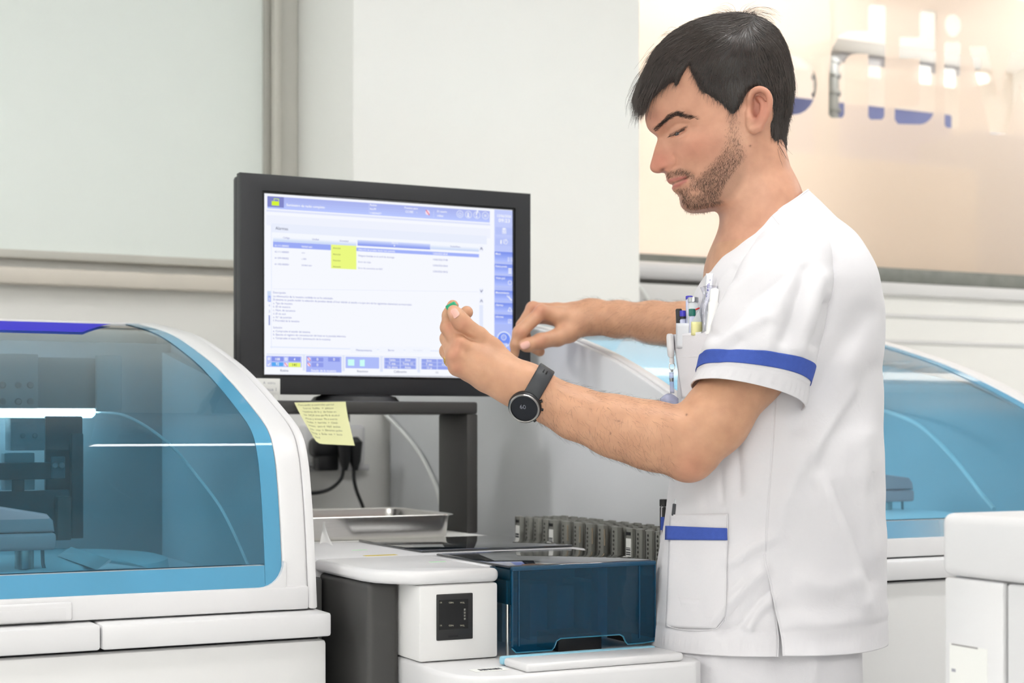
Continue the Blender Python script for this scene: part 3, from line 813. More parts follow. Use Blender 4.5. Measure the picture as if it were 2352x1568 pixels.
for x0, L1, L2, y in ((884, ('Cambio', 'T. exp.', 'Cal. ahora'), ('Error', 'Transp. CC', 'Actua.'), 829), (969, ('Error', 'T. exp.', 'CC ya'), ('Cont.', 'Actua.'), 831)):
    for j in range(3): rect((150, 164, 236), x0, y-7+8.3*j, x0+34, y+.8+8.3*j, 4)
    for j in range(3): rect((150, 164, 236), x0+36.5, y-6.5+8.3*j, x0+70, y+1.2+8.3*j, 4)
    for j, s in enumerate(L1):
        w = len(s)*2.35; text(WH, s, x0+17-w/2, y-.8+8.3*j, x0+17+w/2, True, 5, cap=4.6)
    for j, s in enumerate(L2):
        w = len(s)*2.45; text(WH, s, x0+53-w/2, y-.3+8.3*j, x0+53+w/2, True, 5, cap=4.6)
for s, x, y, x1, cc in (('Rutina', 644, 853, 662, NAVY), ('Estado de la muestra', 714.8, 853, 772, WH), ('Reactivos', 820.4, 854.5, 845, NAVY), ('Calibración', 904.6, 855.5, 933.6, NAVY), ('CC', 1000.5, 857, 1007, NAVY)):
    text(cc, s, x, y, x1, cc == WH, 5)
line((90, 96, 120), 608, 860, 1180, 866, 1.2, 3)
# one part per kind of mark: dark writing, white writing and signs, coloured panels
def merge_ui(name, keys):
    V, Fc, mats, mi = [], [], [], []
    for key in keys:
        v, f = UI[key]; o = len(V); m_ = ui_mat(key[0])
        if m_ not in mats: mats.append(m_)
        V += v; Fc += [[i+o for i in q] for q in f]; mi += [mats.index(m_)]*len(f)
    me = bpy.data.meshes.new(name); me.from_pydata(V, [], Fc); me.update()
    for m_ in mats: me.materials.append(m_)
    me.polygons.foreach_set('material_index', mi)
    mesh_obj(name, me, None, scr, smooth=False)['kind'] = 'stuff'
allk = list(UI)
wk = [q for q in allk if q[0] == WH or q[0][0] > 234 and q[0][2] > 250 and q[1] >= 3]
dk = [q for q in allk if q[0] in (TXT, NAVY, (50, 54, 96), (92, 100, 70), (96, 106, 60))]
ok_ = [q for q in allk if q not in wk and q not in dk]
merge_ui('screen_panels', ok_); merge_ui('screen_writing', dk); merge_ui('screen_icons', wk)
# handwritten white label on the bezel
a, b = ony(565, 868, MY), ony(643, 906, MY)
tag(MB().box(a.x, b.x, MY-.0012, MY-.0002, b.z, a.z, bev=.0004).build('paper_label', M_paper),
    'white paper label with faint handwriting stuck on the lower monitor bezel', 'label')
lab = bpy.data.objects['paper_label']
def scribble(name, s, p0, p1, y, m, parent, h=None):
    """thin lettering laid on a surface facing the front"""
    v, f = text_mesh(s); w = v[:, 0].max()
    kx = (p1[0]-p0[0])/w; kz = h/.7 if h else kx
    vs = [(p0[0]+q[0]*kx, y, p0[1]+q[1]*kz+(p1[1]-p0[1])*q[0]/w) for q in v]
    o = arr_obj(name, vs, f, m, parent, smooth=False); o['kind'] = 'stuff'; return o
M_faint = mat('faint_ink', (168, 168, 176), .7)
a, b = ony(604, 884, MY), ony(632, 885, MY)
scribble('handwriting', 'A  vidrio', (a.x, a.z+.002), (b.x, b.z+.002), MY-.0014, M_faint, lab)
a, b = ony(604, 897, MY), ony(634, 898, MY)
scribble('handwriting', 'Jenua 1', (a.x, a.z), (b.x, b.z), MY-.0014, M_faint, lab)

# ------------------------------------------------------------------ monitor table
MODZ = CZ-.186
t = thing('monitor_table', 'charcoal steel table frame carrying the monitor over the tray', 'table', (1.0, STY, MODZ))
xa, xb = .7615, ony(1098, 1000, STY).x
fw = .0215
MB().box(xa, xb, STY, STY+.20, stz-.0215, stz, bev=.004).build('top_bar', M_dark, t)
MB().box(xb-fw, xb, STY, STY+.125, MODZ+.0005, stz-.0217, bev=.003).build('leg', M_dark, t)
MB().box(xa, xa+.019, STY, STY+.125, MODZ+.0005, stz-.0217, bev=.003).build('leg', M_dark, t)
# sticky note hanging from the table edge
def note_pt(u, v):      # u across, v down
    top = Vector(ony(676+118*u, 924-2*u, STY-.004)); bot = Vector(ony(711+100*u, 1018+5*u, STY-.03))
    if u < .25: bot = bot+Vector((.004*(1-u/.25)**2, 0, .010*(1-u/.25)**2))
    p = top.lerp(bot, v)
    p.y = STY-.004-.034*v**1.5
    p.z += .006*math.sin(v*math.pi)*.2
    return p
def pt_fix(p):          # keep the outline while the sheet bows forward
    return p
k = MB()
k.strip([[note_pt(u, v) for u in np.linspace(0, 1, 12)] for v in np.linspace(0, 1, 16)])
nt_o = k.build('sticky_note', mat('yellow_note', (232, 232, 178), .8, var=.01))
tag(nt_o, 'pale yellow handwritten sticky note hanging from the monitor table edge', 'note')
lines = ['Para pedir a controles parcial', '    Sueros  liofiliz.  +  pilosos', '  reactivos de la y  de fosas en', '  los  HCA tres jan Pb & alcohol', '  placas y ensayo  Pb a sueros', '  levdas  +  barrido  +  Clinik', '  protoc.  para el  Hb3  analiza', '  pub-  rojo  +  filtrarnos pedes', '  borde  a  Ende  not  +  bucis', '     bord']
sv, sf = [], []
for i, s in enumerate(lines):
    v, f = text_mesh(s); w = 15.2
    o = len(sv)
    for q in v:
        u = .06+.9*q[0]/w; vv = .085+.088*i-(q[1]*.062)
        p = note_pt(min(max(u, 0), 1), min(max(vv, 0), 1)); sv.append((p.x, p.y-.0006, p.z))
    sf += [[j+o for j in q] for q in f]
arr_obj('handwriting', sv, sf, mat('pencil', (150, 152, 128), .8), nt_o, smooth=False)['kind'] = 'stuff'

# ------------------------------------------------------------------ sampler module
t = thing('sample_module', 'white sample loading module with dark teal lids in front of the monitor', 'analyzer', (1.0, 2.0, 0))
WX0, WX1, WY = .837, .954, 1.935       # white control block
CX1 = 1.197                            # right edge of the cover
k = MB()
k.box(.7605, 1.232, 2.19, 2.93, .06, MODZ, bev=.004)
k.build('rear_body', M_white, t)
MB().box(.79, CX1, 1.86, 2.90, 0, .06).build('plinth', M_dark, t)
# left block: cap, body, charcoal side
cap_plan = [(.843, WY), (WX1-.004, WY), (WX1, WY+.004), (WX1, 2.19), (.785, 2.19), (.7865, 2.02), (.792, 1.99), (.806, 1.968), (.834, 1.938)]
MB().prism(cap_plan, 'z', CZ-.2045, MODZ, bev=.0075, seg=4).build('top_cap', M_white, t, angle=50)
MB().box(WX0+.001, WX1-.001, WY+.001, 2.19, CZ-.3055, CZ-.2052, bev=.004).build('front_block', M_whitem, t)
MB().box(.791, .8365, 2.0, 2.19, .06, CZ-.2052, bev=.0075, seg=4).build('side_cover', M_dark, t)
MB().box(.763, .789, 2.168, 2.187, .06, CZ-.211, bev=.004).build('rear_side_cover', mat('mid_grey', (98, 98, 97), .5), t)
# bridge between block and lids on top
MB().box(.9545, .974, 1.985, 2.19, MODZ-.02, MODZ-.0005, bev=.002).build('top_bridge', M_white, t)
# small reader panel
a, b = ony(1003, 1365, WY), ony(1085.5, 1466, WY)
sp = MB().box(a.x, b.x, WY-.0015, WY+.004, b.z, a.z, bev=.0012).build('reader_panel', M_black, t)
a2, b2 = ony(1007, 1378, WY), ony(1074, 1442, WY)
MB().box(a2.x, b2.x, WY-.002, WY-.0014, b2.z, a2.z).build('reader_window', M_blackgloss, sp)
for py in (1383, 1435.5):
    for px, s in ((1008, '1R'), (1029, 'GBN'), (1055, 'WSL')):
        p0, p1 = ony(px, py+2, WY), ony(px+(6 if px == 1008 else 11), py+2, WY)
        scribble('marking', s, (p0.x, p0.z), (p1.x, p1.z), WY-.0022, mat('panel_print_%d_%d' % (px, int(py)), (170, 168, 150), .6), sp, h=.0022)
p0, p1 = ony(1064, 1397, WY), ony(1066, 1418, WY)
for j in range(4):
    MB().box(p0.x, p0.x+.0024, WY-.0022, WY-.002, p0.z-.004*j-.0028, p0.z-.004*j).build('marking', mat('panel_mark%d' % j, (110, 110, 104), .6), sp)
p0 = ony(1040, 1462, WY)
MB().box(p0.x-.007, p0.x+.007, WY-.0018, WY-.0013, p0.z-.0005, p0.z+.002).build('notch', M_gap, sp)
# top markings
a, b = onz(842, 1280, MODZ), onz(914, 1274, MODZ)
MB().box(.868, .918, 2.200, 2.214, MODZ, MODZ+.0004).build('warning_strip', M_yellow, t)
for px, py in ((1005, 1290), (826, 1263)):
    c = onz(px, py, MODZ)
    MB().box(c.x-.012, c.x+.012, c.y-.003, c.y+.003, MODZ, MODZ+.0004).build('status_light', M_greenled, t)
# dark lids
LX0, LX1, LY0 = .966, 1.190, 1.92
MB().box(.966, 1.225, 2.222, 2.483, MODZ+.0002, MODZ+.004, bev=.0016).build('rear_lid', mat('dark_lid_top', (18, 26, 34), .03, spec=1.0, coat=.6), t)
cov = MB().box(LX0, LX1, LY0+.01, 2.17, MODZ-.001, MODZ+.003, bev=.002).build('front_lid', mat('front_lid_top', (22, 30, 38), .03, spec=1.0, coat=.6), t)
# front sheet of the cover with the hand cut-out
def fx(px): return ony(px, 1480, LY0).x
zb, zn = CZ-.2985, CZ-.2835
ol = [(LX0, MODZ-.002), (LX0, zb+.006), (LX0+.006, zb), (fx(1268), zb), (fx(1274), zb+.004), (fx(1279), zn-.003), (fx(1288), zn), (fx(1424), zn), (fx(1432), zn-.003), (fx(1437), zb+.005), (fx(1442), zb+.001), (LX1-.02, zb+.001), (LX1, zb+.003), (LX1, MODZ-.002)]
MB().prism(list(reversed(ol)), 'y', LY0, LY0+.003).build('front_sheet', M_teal, cov)
# edges of that sheet in a paler teal
k = MB(); k.tube([Vector((x, LY0+.001, z)) for x, z in ol[1:-1]], .0012, 6); k.build('sheet_edge', M_tealpale, cov)
k = MB(); k.tube([(LX0, LY0+.002, MODZ-.001), (LX1, LY0+.002, MODZ-.001)], .0035, 8); k.build('fold_edge', M_tealedge, cov)
for x in (LX0+.0005, LX0+.010, LX1-.026, LX1-.0005):
    MB().box(x-.0008, x+.0008, LY0-.0006, LY0+.003, zb+.008, MODZ-.004).build('sheet_rib', M_tealedge, cov)
MB().box(LX0-.0015, LX0+.0015, LY0+.004, 2.16, CZ-.235, MODZ-.002).build('left_sheet', M_teal, cov)
MB().box(LX1-.0015, LX1+.0015, LY0+.004, 2.16, CZ-.292, MODZ-.002).build('right_sheet', M_teal, cov)
# inside of the loading bay
MB().box(.957, 1.195, 2.15, 2.188, CZ-.31, MODZ-.003).build('bay_back', mat('bay_dark', (170, 180, 186), .5), t)
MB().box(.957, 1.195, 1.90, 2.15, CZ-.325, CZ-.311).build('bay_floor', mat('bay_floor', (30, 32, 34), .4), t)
a = ony(1365, 1440, 2.06); b = ony(1388, 1330, 2.06)
MB().box(a.x, b.x, 2.05, 2.07, CZ-.31, CZ-.20, bev=.002).build('bay_post', mat('bay_post', (190, 205, 212), .4), t)
a = ony(1300, 1350, 2.1); b = ony(1310, 1350, 2.1)
for j in range(5):
    xx = .985+.045*j
    MB().box(xx, xx+.03, 2.08, 2.148, CZ-.31, CZ-.225-.004*(j % 2), bev=.003).build('lane_block', mat('lane_block%d' % j, (190+6*j, 200+5*j, 206), .5), t)
MB().box(fx(1310), fx(1412), 1.955, 2.02, CZ-.311, CZ-.284, bev=.002).build('rack_lift', M_black, t)
# bent metal rod
ra = ony(1173, 1500, LY0+.01); rb = ony(1173, 1330, LY0+.01)
k = MB(); pr = [(ra.x, LY0+.02, CZ-.311), (ra.x, LY0+.02, CZ-.215), (ra.x+.001, LY0+.021, CZ-.205), (ra.x+.006, LY0+.025, CZ-.200), (ra.x+.012, LY0+.05, CZ-.1995)]
k.tube([tuple(v) for v in catmull(pr, 20)], .0024, 8)
# front ledge with a curved corner
zl = CZ-.3065
ang = [(1.86+.0)]
plan = [(.838, 2.19), (.838, 2.0), (.832, 1.90), (.838, 1.84), (.862, 1.802), (.91, 1.792), (1.0, 1.79), (1.15, 1.79), (1.178, 1.795), (1.193, 1.815), (1.196, 1.87), (1.196, 2.19)]
plan = [tuple(v) for v in catmull(plan, 60)]
MB().prism(plan, 'z', CZ-.345, zl-.0003, bev=.006, seg=3).build('front_ledge', M_white, t, angle=50)
MB().prism([(x if x > .848 else .848, y+.008) for x, y in plan], 'z', .06, CZ-.3452).build('front_body', M_whitem, t, angle=50)
k.build('guard_rod', M_steel, t)
# loading tray cover: white slab with pale blue back edge
a, b = ony(1160, 1512, 1.885), ony(1545, 1500, 1.885)
MB().box(.926, 1.160, 1.80, 1.866, zl, zl+.011, bev=.004, seg=3).build('tray_cover', M_white, t)
MB().box(.925, 1.158, 1.8665, 1.878, zl+.001, zl+.012, bev=.003).build('tray_edge', mat('sky_strip', (150, 205, 226), .4), t)
a = onz(1165, 1528, zl); 
MB().box(.872, .92, 1.835, 1.858, zl, zl+.0004).build('barcode_label', M_paper, t)
bl = MB()
rng2 = random.Random(3)
x = .882
while x < .912:
    w_ = rng2.choice((.0008, .0014, .002)); bl.box(x, x+w_, 1.841, 1.852, zl+.0004, zl+.0007); x += w_+rng2.choice((.0008, .0014))
bl.build('bars', M_ink, bpy.data.objects['barcode_label'], smooth=False)['kind'] = 'stuff'
# label and recess on the front face
fyf = 1.798
MB().box(1.115, 1.17, fyf-.0012, fyf+.001, CZ-.42, CZ-.334, bev=.0006).build('front_recess', mat('recess_beige', (206, 204, 198), .5), t)
tlb = MB().box(.985, 1.055, fyf-.0086, fyf-.008, CZ-.375, CZ-.3325).build('type_label', mat('label_beige', (222, 220, 214), .6), t)
bl = MB(); x = .990
for j in range(3): bl.box(.990, 1.02, fyf-.0089, fyf-.0086, CZ-.3365-.004*j, CZ-.3355-.004*j)
while x < 1.045:
    w_ = rng2.choice((.0008, .0014, .002)); bl.box(x, x+w_, fyf-.0089, fyf-.0086, CZ-.362, CZ-.349); x += w_+rng2.choice((.0008, .0014))
bl.build('bars', M_ink, tlb, smooth=False)['kind'] = 'stuff'

# ------------------------------------------------------------------ paper mat, tray
pm = MB().box(.785, 1.212, 2.492, 2.80, MODZ+.0003, MODZ+.0016, bev=.0004).build('paper_sheet', mat('paper_mat', (236, 236, 232), .8, var=.03, vscale=60, bump=.4, bscale=60))
tag(pm, 'white absorbent paper sheet under the steel tray', 'paper')
tx0, tx1, ty0, ty1 = .80, 1.125, 2.500, 2.585
tz0 = MODZ+.0018
TH = .040
def rrect(x0, x1, y0, y1, r, n=6):
    pts = []
    for cx_, cy_, a0 in ((x1-r, y0+r, -90), (x1-r, y1-r, 0), (x0+r, y1-r, 90), (x0+r, y0+r, 180)):
        for i in range(n+1):
            a = math.radians(a0+90*i/n); pts.append((cx_+r*math.cos(a), cy_+r*math.sin(a)))
    return pts
ty1 = 2.74; tx1 = 1.135
def rr(o, z, r): return [Vector((x, y, z)) for x, y in rrect(tx0-o, tx1+o, ty0-o, ty1+o, r)]
k = MB()
k.strip([rr(.0, tz0, .018), rr(.003, tz0+.003, .021), rr(.008, tz0+TH-.002, .026), rr(.014, tz0+TH, .03), rr(.015, tz0+TH-.0015, .03), rr(.014, tz0+TH-.0012, .03), rr(.0075, tz0+TH-.003, .024), rr(.002, tz0+.0045, .019), rr(-.002, tz0+.002, .015)], closed_u=True, cap=True)
tray = k.build('steel_tray', M_steel, angle=60)
tag(tray, 'shallow brushed steel tray with rolled rim under the monitor', 'tray')
tis = MB()
p = onz(750, 1250, MODZ+.002)
tis.strip([[Vector((p.x-.012+.003*v, p.y, p.z+.0+.0)) + Vector((u*.022*(1-v)**1.4+.005*v, .004*math.sin(u*5), v*.036+.003*math.sin(u*4)*(1-v))) for u in np.linspace(0, 1, 8)] for v in np.linspace(0, 1, 10)])
tag(tis.build('tissue', mat('tissue_white', (246, 246, 244), .9)), 'crumpled white tissue scrap in front of the steel tray', 'tissue')

# ------------------------------------------------------------------ sample racks beside the second analyzer
RX0, RX1 = 1.283, 1.379
rz1, rz0 = CZ-.1535, CZ-.1535-.072
st = MB().box(RX0-.004, RX1+.009, 2.03, 2.66, rz0-.022, rz0-.0005, bev=.003)
rs = thing('rack_shelf', 'narrow white shelf on the side of the second analyzer, under the sample racks', 'shelf', (RX0, 2.2, 0))
st.build('shelf_body', M_white, rs)
MB().box(RX0+.03, RX1, 2.30, 2.66, 0, rz0-.0225).build('bracket', M_dark, rs)
def make_rack(label, y, marked, group):
    t = thing('sample_rack', label, 'rack', ((RX0+RX1)/2, y, rz0), group)
    W = .0205
    MB().box(RX0, RX0+.0085, y-W/2, y+W/2, rz0, rz1, bev=.0012).build('end_post', M_rack, t)
    MB().box(RX0+.0085, RX1, y-W/2+.0015, y+W/2-.0015, rz0, rz0+.018).build('base', M_rack, t)
    for i in range(5):
        xx = RX0+.0085+.0178*i
        MB().box(xx+.0125, xx+.0165, y-W/2, y+W/2, rz0+.018, rz1-.001, bev=.0006).build('divider', M_rack, t)
    MB().box(RX0, RX1, y+W/2-.0035, y+W/2, rz0+.018, rz1-.002).build('back_rail', M_rack, t)
    if marked == 'label':
        MB().box(RX0-.0006, RX0, y-W/2+.003, y+W/2-.003, rz0+.004, rz1-.016).build('barcode_label', M_paper, t)
        b = MB(); z = rz1-.030
        while z > rz0+.01:
            h_ = rng2.choice((.0012, .002, .003)); b.box(RX0-.0009, RX0-.0006, y-W/2+.004, y+W/2-.004, z-h_, z); z -= h_+rng2.choice((.0012, .0022))
        b.build('bars', M_ink, t, smooth=False)['kind'] = 'stuff'
        MB().box(RX0-.0008, RX0, y-W/2+.004, y+W/2-.004, rz1-.011, rz1-.006).build('slot', M_gap, t)
    else:
        s = MB()
        z = rz1-.008
        for j in range(9):
            s.lathe([(.0002, 0), (.0021, 0), (.0021, .0005)], 8, Matrix.Translation((RX0-.0003, y+.001*(j % 2), z)) @ Matrix.Rotation(-math.pi/2, 4, 'Y')); z -= .0068
        s.build('code_holes', M_rackd, t, smooth=False)['kind'] = 'stuff'
    if marked == 'metal':
        MB().box(RX0+.001, RX0+.002, y-W/2-.0035, y-W/2-.0008, rz1-.032, rz1-.006).build('spring_clip', mat('clip_brass', (214, 196, 170), .25, metal=.7), t)
    return t
def ry(px): return onx(px, 1230, RX0).y
groups = [(1172, 1, 4, 'rear'), (1246, 1, 6, 'middle'), (1430, 1, 6, 'front')]
seq = [(1175, 'label'), (1196, ''), (1216, ''), (1237, '')], [(1252, 'label'), (1280, 'metal'), (1308, 'metal'), (1336, 'metal'), (1364, 'metal'), (1396, 'tall')], [(1430, 'label'), (1452, ''), (1475, ''), (1497, ''), (1519, '')]
names = ['rear', 'middle', 'front']
ordn = ['first', 'second', 'third', 'fourth', 'fifth', 'sixth']
for gi, sq in enumerate(seq):
    for i, (px, mk) in enumerate(sq):
        nm = ['monitor-end', 'middle', 'man-end'][gi]
        if mk == 'label': lb = 'grey sample rack with white barcode label heading the %s run' % nm
        elif mk == 'metal': lb = 'grey sample rack with a metal clip, %s rack of the middle run' % ordn[i]
        elif mk == 'tall': lb = 'plain grey rack without clip closing the middle run of racks'
        else: lb = 'grey sample rack with punched code holes, %s rack of the %s run' % (ordn[i], nm)
        make_rack(lb, ry(px+14), mk, 'sample racks in the row along the second analyzer')

YW0 = YW; YW = 3.40
sb = MB().box(ony(640, 1000, YW).x, ony(905, 1000, YW).x, YW, YW+.045, 0, 1.30, bev=.004).build('service_panel', M_wall)
tag(sb, 'white half-height service panel behind the monitor table, carrying the sockets', 'panel')
# ------------------------------------------------------------------ wall socket, plugs and cords behind the table
sy_ = YW-.012
def wb(px0, py0, px1, py1, y, th, m, name, parent, bev=.004, seg=3):
    a, b = ony(px0, py0, y), ony(px1, py1, y)
    return MB().box(min(a.x, b.x), max(a.x, b.x), y, y+th, min(a.z, b.z), max(a.z, b.z), bev=bev, seg=seg).build(name, m, parent)
p = ony(790, 1000, YW)
t = thing('wall_socket', 'white double wall socket behind the monitor table', 'socket', (p.x, YW, p.z))
wb(700, 975, 840, 1068, YW-.045, .045, M_white, 'box', t, bev=.008)
wb(715, 985, 775, 1058, YW-.049, .004, M_whitem, 'socket_plate', t, bev=.003)
wb(778, 985, 834, 1058, YW-.049, .004, M_whitem, 'socket_plate', t, bev=.003)
tag(MB().box(ony(645, 1080, YW).x, ony(842, 1080, YW).x, YW-.02, YW-.001, ony(800, 1080, YW).z, ony(800, 1066, YW).z, bev=.003).build('cable_trunking', M_white), 'narrow white cable trunking under the wall socket', 'trunking')
yp = YW-.05
t = thing('plug_adaptor', 'black multi-way plug adaptor in the socket behind the note', 'adaptor', tuple(ony(765, 1050, yp)))
wb(722, 1005, 806, 1050, yp-.05, .049, M_black, 'body', t, bev=.014, seg=4)
wb(732, 1040, 780, 1081, yp-.045, .04, M_black, 'lower_body', t, bev=.006)
def plug(label, px, py0, py1, w, pts):
    t = thing('power_plug', label, 'plug', tuple(ony(px, py1, yp-.06)), 'black plugs behind the table')
    a, b = ony(px, py0, yp-.07), ony(px, py1, yp-.07)
    k = MB(); k.tube([(a.x, yp-.075, a.z), (a.x, yp-.078, a.z-.01), (b.x, yp-.078, b.z+.02), (b.x, yp-.078, b.z)], [w*.5, w, w*.75, w*.35], 14)
    k.build('plug_body', M_black, t)
    c = [tuple(ony(x, y, yp-.078+.0*i)) for i, (x, y) in enumerate(pts)]
    MB().tube([tuple(v) for v in catmull(c, 24)], .0042, 8).build('cord', M_cable, t)
plug('black plug with cord curving left to the white analyzer', 789, 1000, 1080, .016, [(789, 1076), (783, 1100), (762, 1120), (735, 1130), (700, 1132), (660, 1131)])
plug('black plug with cord dropping down behind the steel tray', 813, 1005, 1080, .016, [(813, 1076), (813, 1100), (820, 1130), (832, 1160), (842, 1190)])
wb(786, 948, 805, 972, YW-.06, .055, M_black, 'top_plug', t, bev=.005)
# white cable slanting over the pillar
YW = YW0
c = [tuple(onx(x, y, 1.382)) for x, y in ((868, 925), (885, 951), (925, 992), (960, 1035), (985, 1080), (1003, 1122), (1012, 1160))]
tag(MB().tube([tuple(v) for v in catmull(c, 30)], .0045, 8).build('white_cable', M_wcable), 'white cable slanting down the second analyzer side, seen inside the monitor table frame', 'cable')

# ------------------------------------------------------------------ white box at the lower right
bx = 1.15
z1 = CZ-.0865
yb_ = onx(2166, 1180, bx).y
t = thing('white_cabinet', 'white equipment cabinet with barcode sticker in the lower right corner', 'cabinet', (bx+.2, yb_-.25, 0))
zs_ = onx(2230, 1328, bx).z
MB().box(bx-.004, bx+.42, yb_-.55, yb_, zs_, z1, bev=.01, seg=4).build('top_cover', M_white, t)
ysl = onx(2309, 1400, bx).y
MB().box(bx, bx+.41, ysl+.003, yb_-.002, .03, zs_-.001, bev=.003).build('side_panel', M_white, t)
MB().box(bx, bx+.41, yb_-.548, ysl-.002, .03, zs_-.001, bev=.003).build('side_panel', M_white, t)
MB().box(bx+.006, bx+.4, ysl-.004, ysl+.005, .03, zs_-.002).build('joint', M_gap, t)
MB().box(bx+.02, bx+.40, yb_-.53, yb_-.02, 0, .03).build('plinth', M_dark, t)
a, b = onx(2182, 1476, bx), onx(2268, 1600, bx)
st = MB().box(bx-.0006, bx-.0001, min(a.y, b.y), max(a.y, b.y), b.z, a.z).build('sticker', M_paper, t)
for y0, y1, h_ in ((2187, 2247, 4), ):
    a, b = onx(y0, 1480, bx), onx(y1, 1487, bx)
    MB().box(bx-.0009, bx-.0006, min(a.y, b.y), max(a.y, b.y), b.z, a.z).build('print_line', mat('sticker_grey', (150, 146, 146), .7), st)
a, b = onx(2187, 1534, bx), onx(2196, 1543, bx)
MB().box(bx-.0009, bx-.0006, min(a.y, b.y), max(a.y, b.y), b.z, a.z).build('print_line', M_faint, st)
# ------------------------------------------------------------------ the man: body grown from one implicit surface
# local frame: x to the camera's right, y away from it, z up, origin at the camera
def L(px, py, d):
    return np.array([(px-1176)/F*d, d, (HY-py)/F*d])
def to_world(P):
    P = np.asarray(P, float)
    return np.c_[P[:, 0]*CA+P[:, 1]*SA, -P[:, 0]*SA+P[:, 1]*CA, P[:, 2]+CZ]
DH = 2.30                      # depth of the head's middle plane
SH = F/DH                      # pixels per metre there

def smin(a, b, k):
    h = np.clip(.5+.5*(b-a)/k, 0, 1)
    return b+(a-b)*h-k*h*(1-h)
def smax(a, b, k):
    return -smin(-a, -b, k)
def sd_poly(U, V, poly):
    """signed distance to a closed polygon, negative inside"""
    P = np.array(poly, float); n = len(P)
    d = np.full(U.shape, 1e9); ins = np.zeros(U.shape, bool)
    for i in range(n):
        a, b = P[i], P[(i+1) % n]
        e = b-a; wx, wy = U-a[0], V-a[1]
        h = np.clip((wx*e[0]+wy*e[1])/(e@e), 0, 1)
        d = np.minimum(d, (wx-e[0]*h)**2+(wy-e[1]*h)**2)
        c = ((a[1] <= V) & (b[1] > V) & (e[0]*wy-e[1]*wx > 0)) | ((a[1] > V) & (b[1] <= V) & (e[0]*wy-e[1]*wx < 0))
        ins ^= c
    return np.where(ins, -1, 1)*np.sqrt(d)
def smooth_closed(pts, n):
    P = list(pts); Q = P[-3:]+P+P[:4]
    C_ = catmull(Q, n*3)
    m = len(P); t = np.linspace(0, len(Q)-1, n*3)
    return C_[(t >= 3) & (t < 3+m)]

# side view maps of the head, sampled on a pixel grid
GU0, GU1, GV0, GV1 = 1420, 1880, 0, 620
gu, gv = np.meshgrid(np.arange(GU0, GU1+1), np.arange(GV0, GV1+1))
FACE = [(1484, 250), (1482.2, 268), (1482.8, 280), (1486, 291), (1493, 300), (1502, 306), (1509, 313), (1510.3, 319), (1508.5, 327), (1505, 337), (1499.6, 357), (1495, 373),
        (1493, 383), (1495.5, 390.5), (1502, 395.5), (1513, 397), (1523, 395), (1528.3, 396.5), (1530, 402), (1531.2, 410), (1534, 417), (1539.5, 421.5), (1544.6, 423.2), (1546, 425.5), (1544.2, 429), (1544, 432.5),
        (1547, 438), (1554, 444), (1560.5, 451), (1562.5, 461), (1565.5, 472), (1574, 481), (1588, 486.5), (1606, 485.5), (1632, 481), (1662, 468), (1700, 445), (1745, 410), (1780, 375),
        (1790, 340), (1799, 300), (1807, 240), (1803, 180), (1786, 120), (1746, 78), (1690, 58), (1620, 64), (1565, 88), (1530, 127), (1505, 172), (1490, 215)]
S_head = sd_poly(gu, gv, smooth_closed(FACE, 140))/SH
WPT = [(1516, 318, 6.5), (1512, 340, 7), (1506, 365, 8.5), (1502, 385, 8), (1517, 380, 12), (1530, 384, 15.5), (1538, 374, 17), (1545, 384, 18), (1556, 372, 27), (1527, 345, 13), (1540, 350, 20), (1548, 342, 27),
       (1536, 313, 17), (1553, 312, 30.5), (1570, 306, 41), (1526, 306, 16), (1505, 302, 14), (1514, 295, 25), (1535, 287, 37), (1560, 284, 47), (1590, 290, 55),
       (1490, 280, 13), (1500, 265, 27), (1520, 250, 41), (1550, 230, 53), (1590, 230, 62), (1640, 240, 69), (1610, 275, 61), (1585, 312, 49), (1562, 335, 41), (1582, 335, 52), (1612, 330, 61), (1650, 320, 67), (1690, 310, 71),
       (1545, 326, 28), (1562, 365, 34), (1585, 365, 46), (1620, 365, 56), (1660, 360, 64), (1690, 350, 68), (1537, 405, 11), (1546, 402, 19), (1560, 398, 28), (1578, 414, 28), (1539, 414, 10), (1550, 414, 17.5), (1565, 412, 24),
       (1549, 430, 11), (1558, 428, 18), (1570, 425, 24), (1592, 408, 38), (1602, 392, 44), (1558, 446, 11), (1569, 460, 17), (1580, 475, 19), (1592, 460, 28), (1600, 442, 34), (1588, 434, 31), (1620, 438, 43), (1650, 428, 51), (1682, 412, 57),
       (1620, 468, 35), (1650, 460, 43), (1682, 440, 50), (1697, 395, 62), (1720, 300, 71), (1720, 340, 67), (1730, 380, 58), (1700, 200, 76), (1650, 180, 74), (1740, 180, 74), (1600, 150, 66), (1550, 170, 55), (1520, 200, 42),
       (1640, 100, 55), (1700, 100, 58), (1760, 150, 62), (1770, 250, 60), (1790, 250, 45), (1760, 320, 55), (1660, 75, 35), (1780, 320, 38), (1530, 150, 35), (1580, 105, 35)]
def tps(pts, U, V, lam=1.0):
    P = np.array(pts, float); X = P[:, :2]/100; y = P[:, 2]
    def phi(r2): return np.where(r2 > 1e-12, .5*r2*np.log(r2+1e-12), 0)
    n = len(P)
    K = phi(((X[:, None]-X[None])**2).sum(-1))+np.eye(n)*lam*1e-3
    Q = np.c_[np.ones(n), X]
    A = np.block([[K, Q], [Q.T, np.zeros((3, 3))]])
    c = np.linalg.solve(A, np.r_[y, 0, 0, 0])
    out = c[n]+c[n+1]*U/100+c[n+2]*V/100
    for i in range(n): out = out+c[i]*phi((U/100-X[i, 0])**2+(V/100-X[i, 1])**2)
    return out
W_head = tps(WPT, gu.astype(float), gv.astype(float))
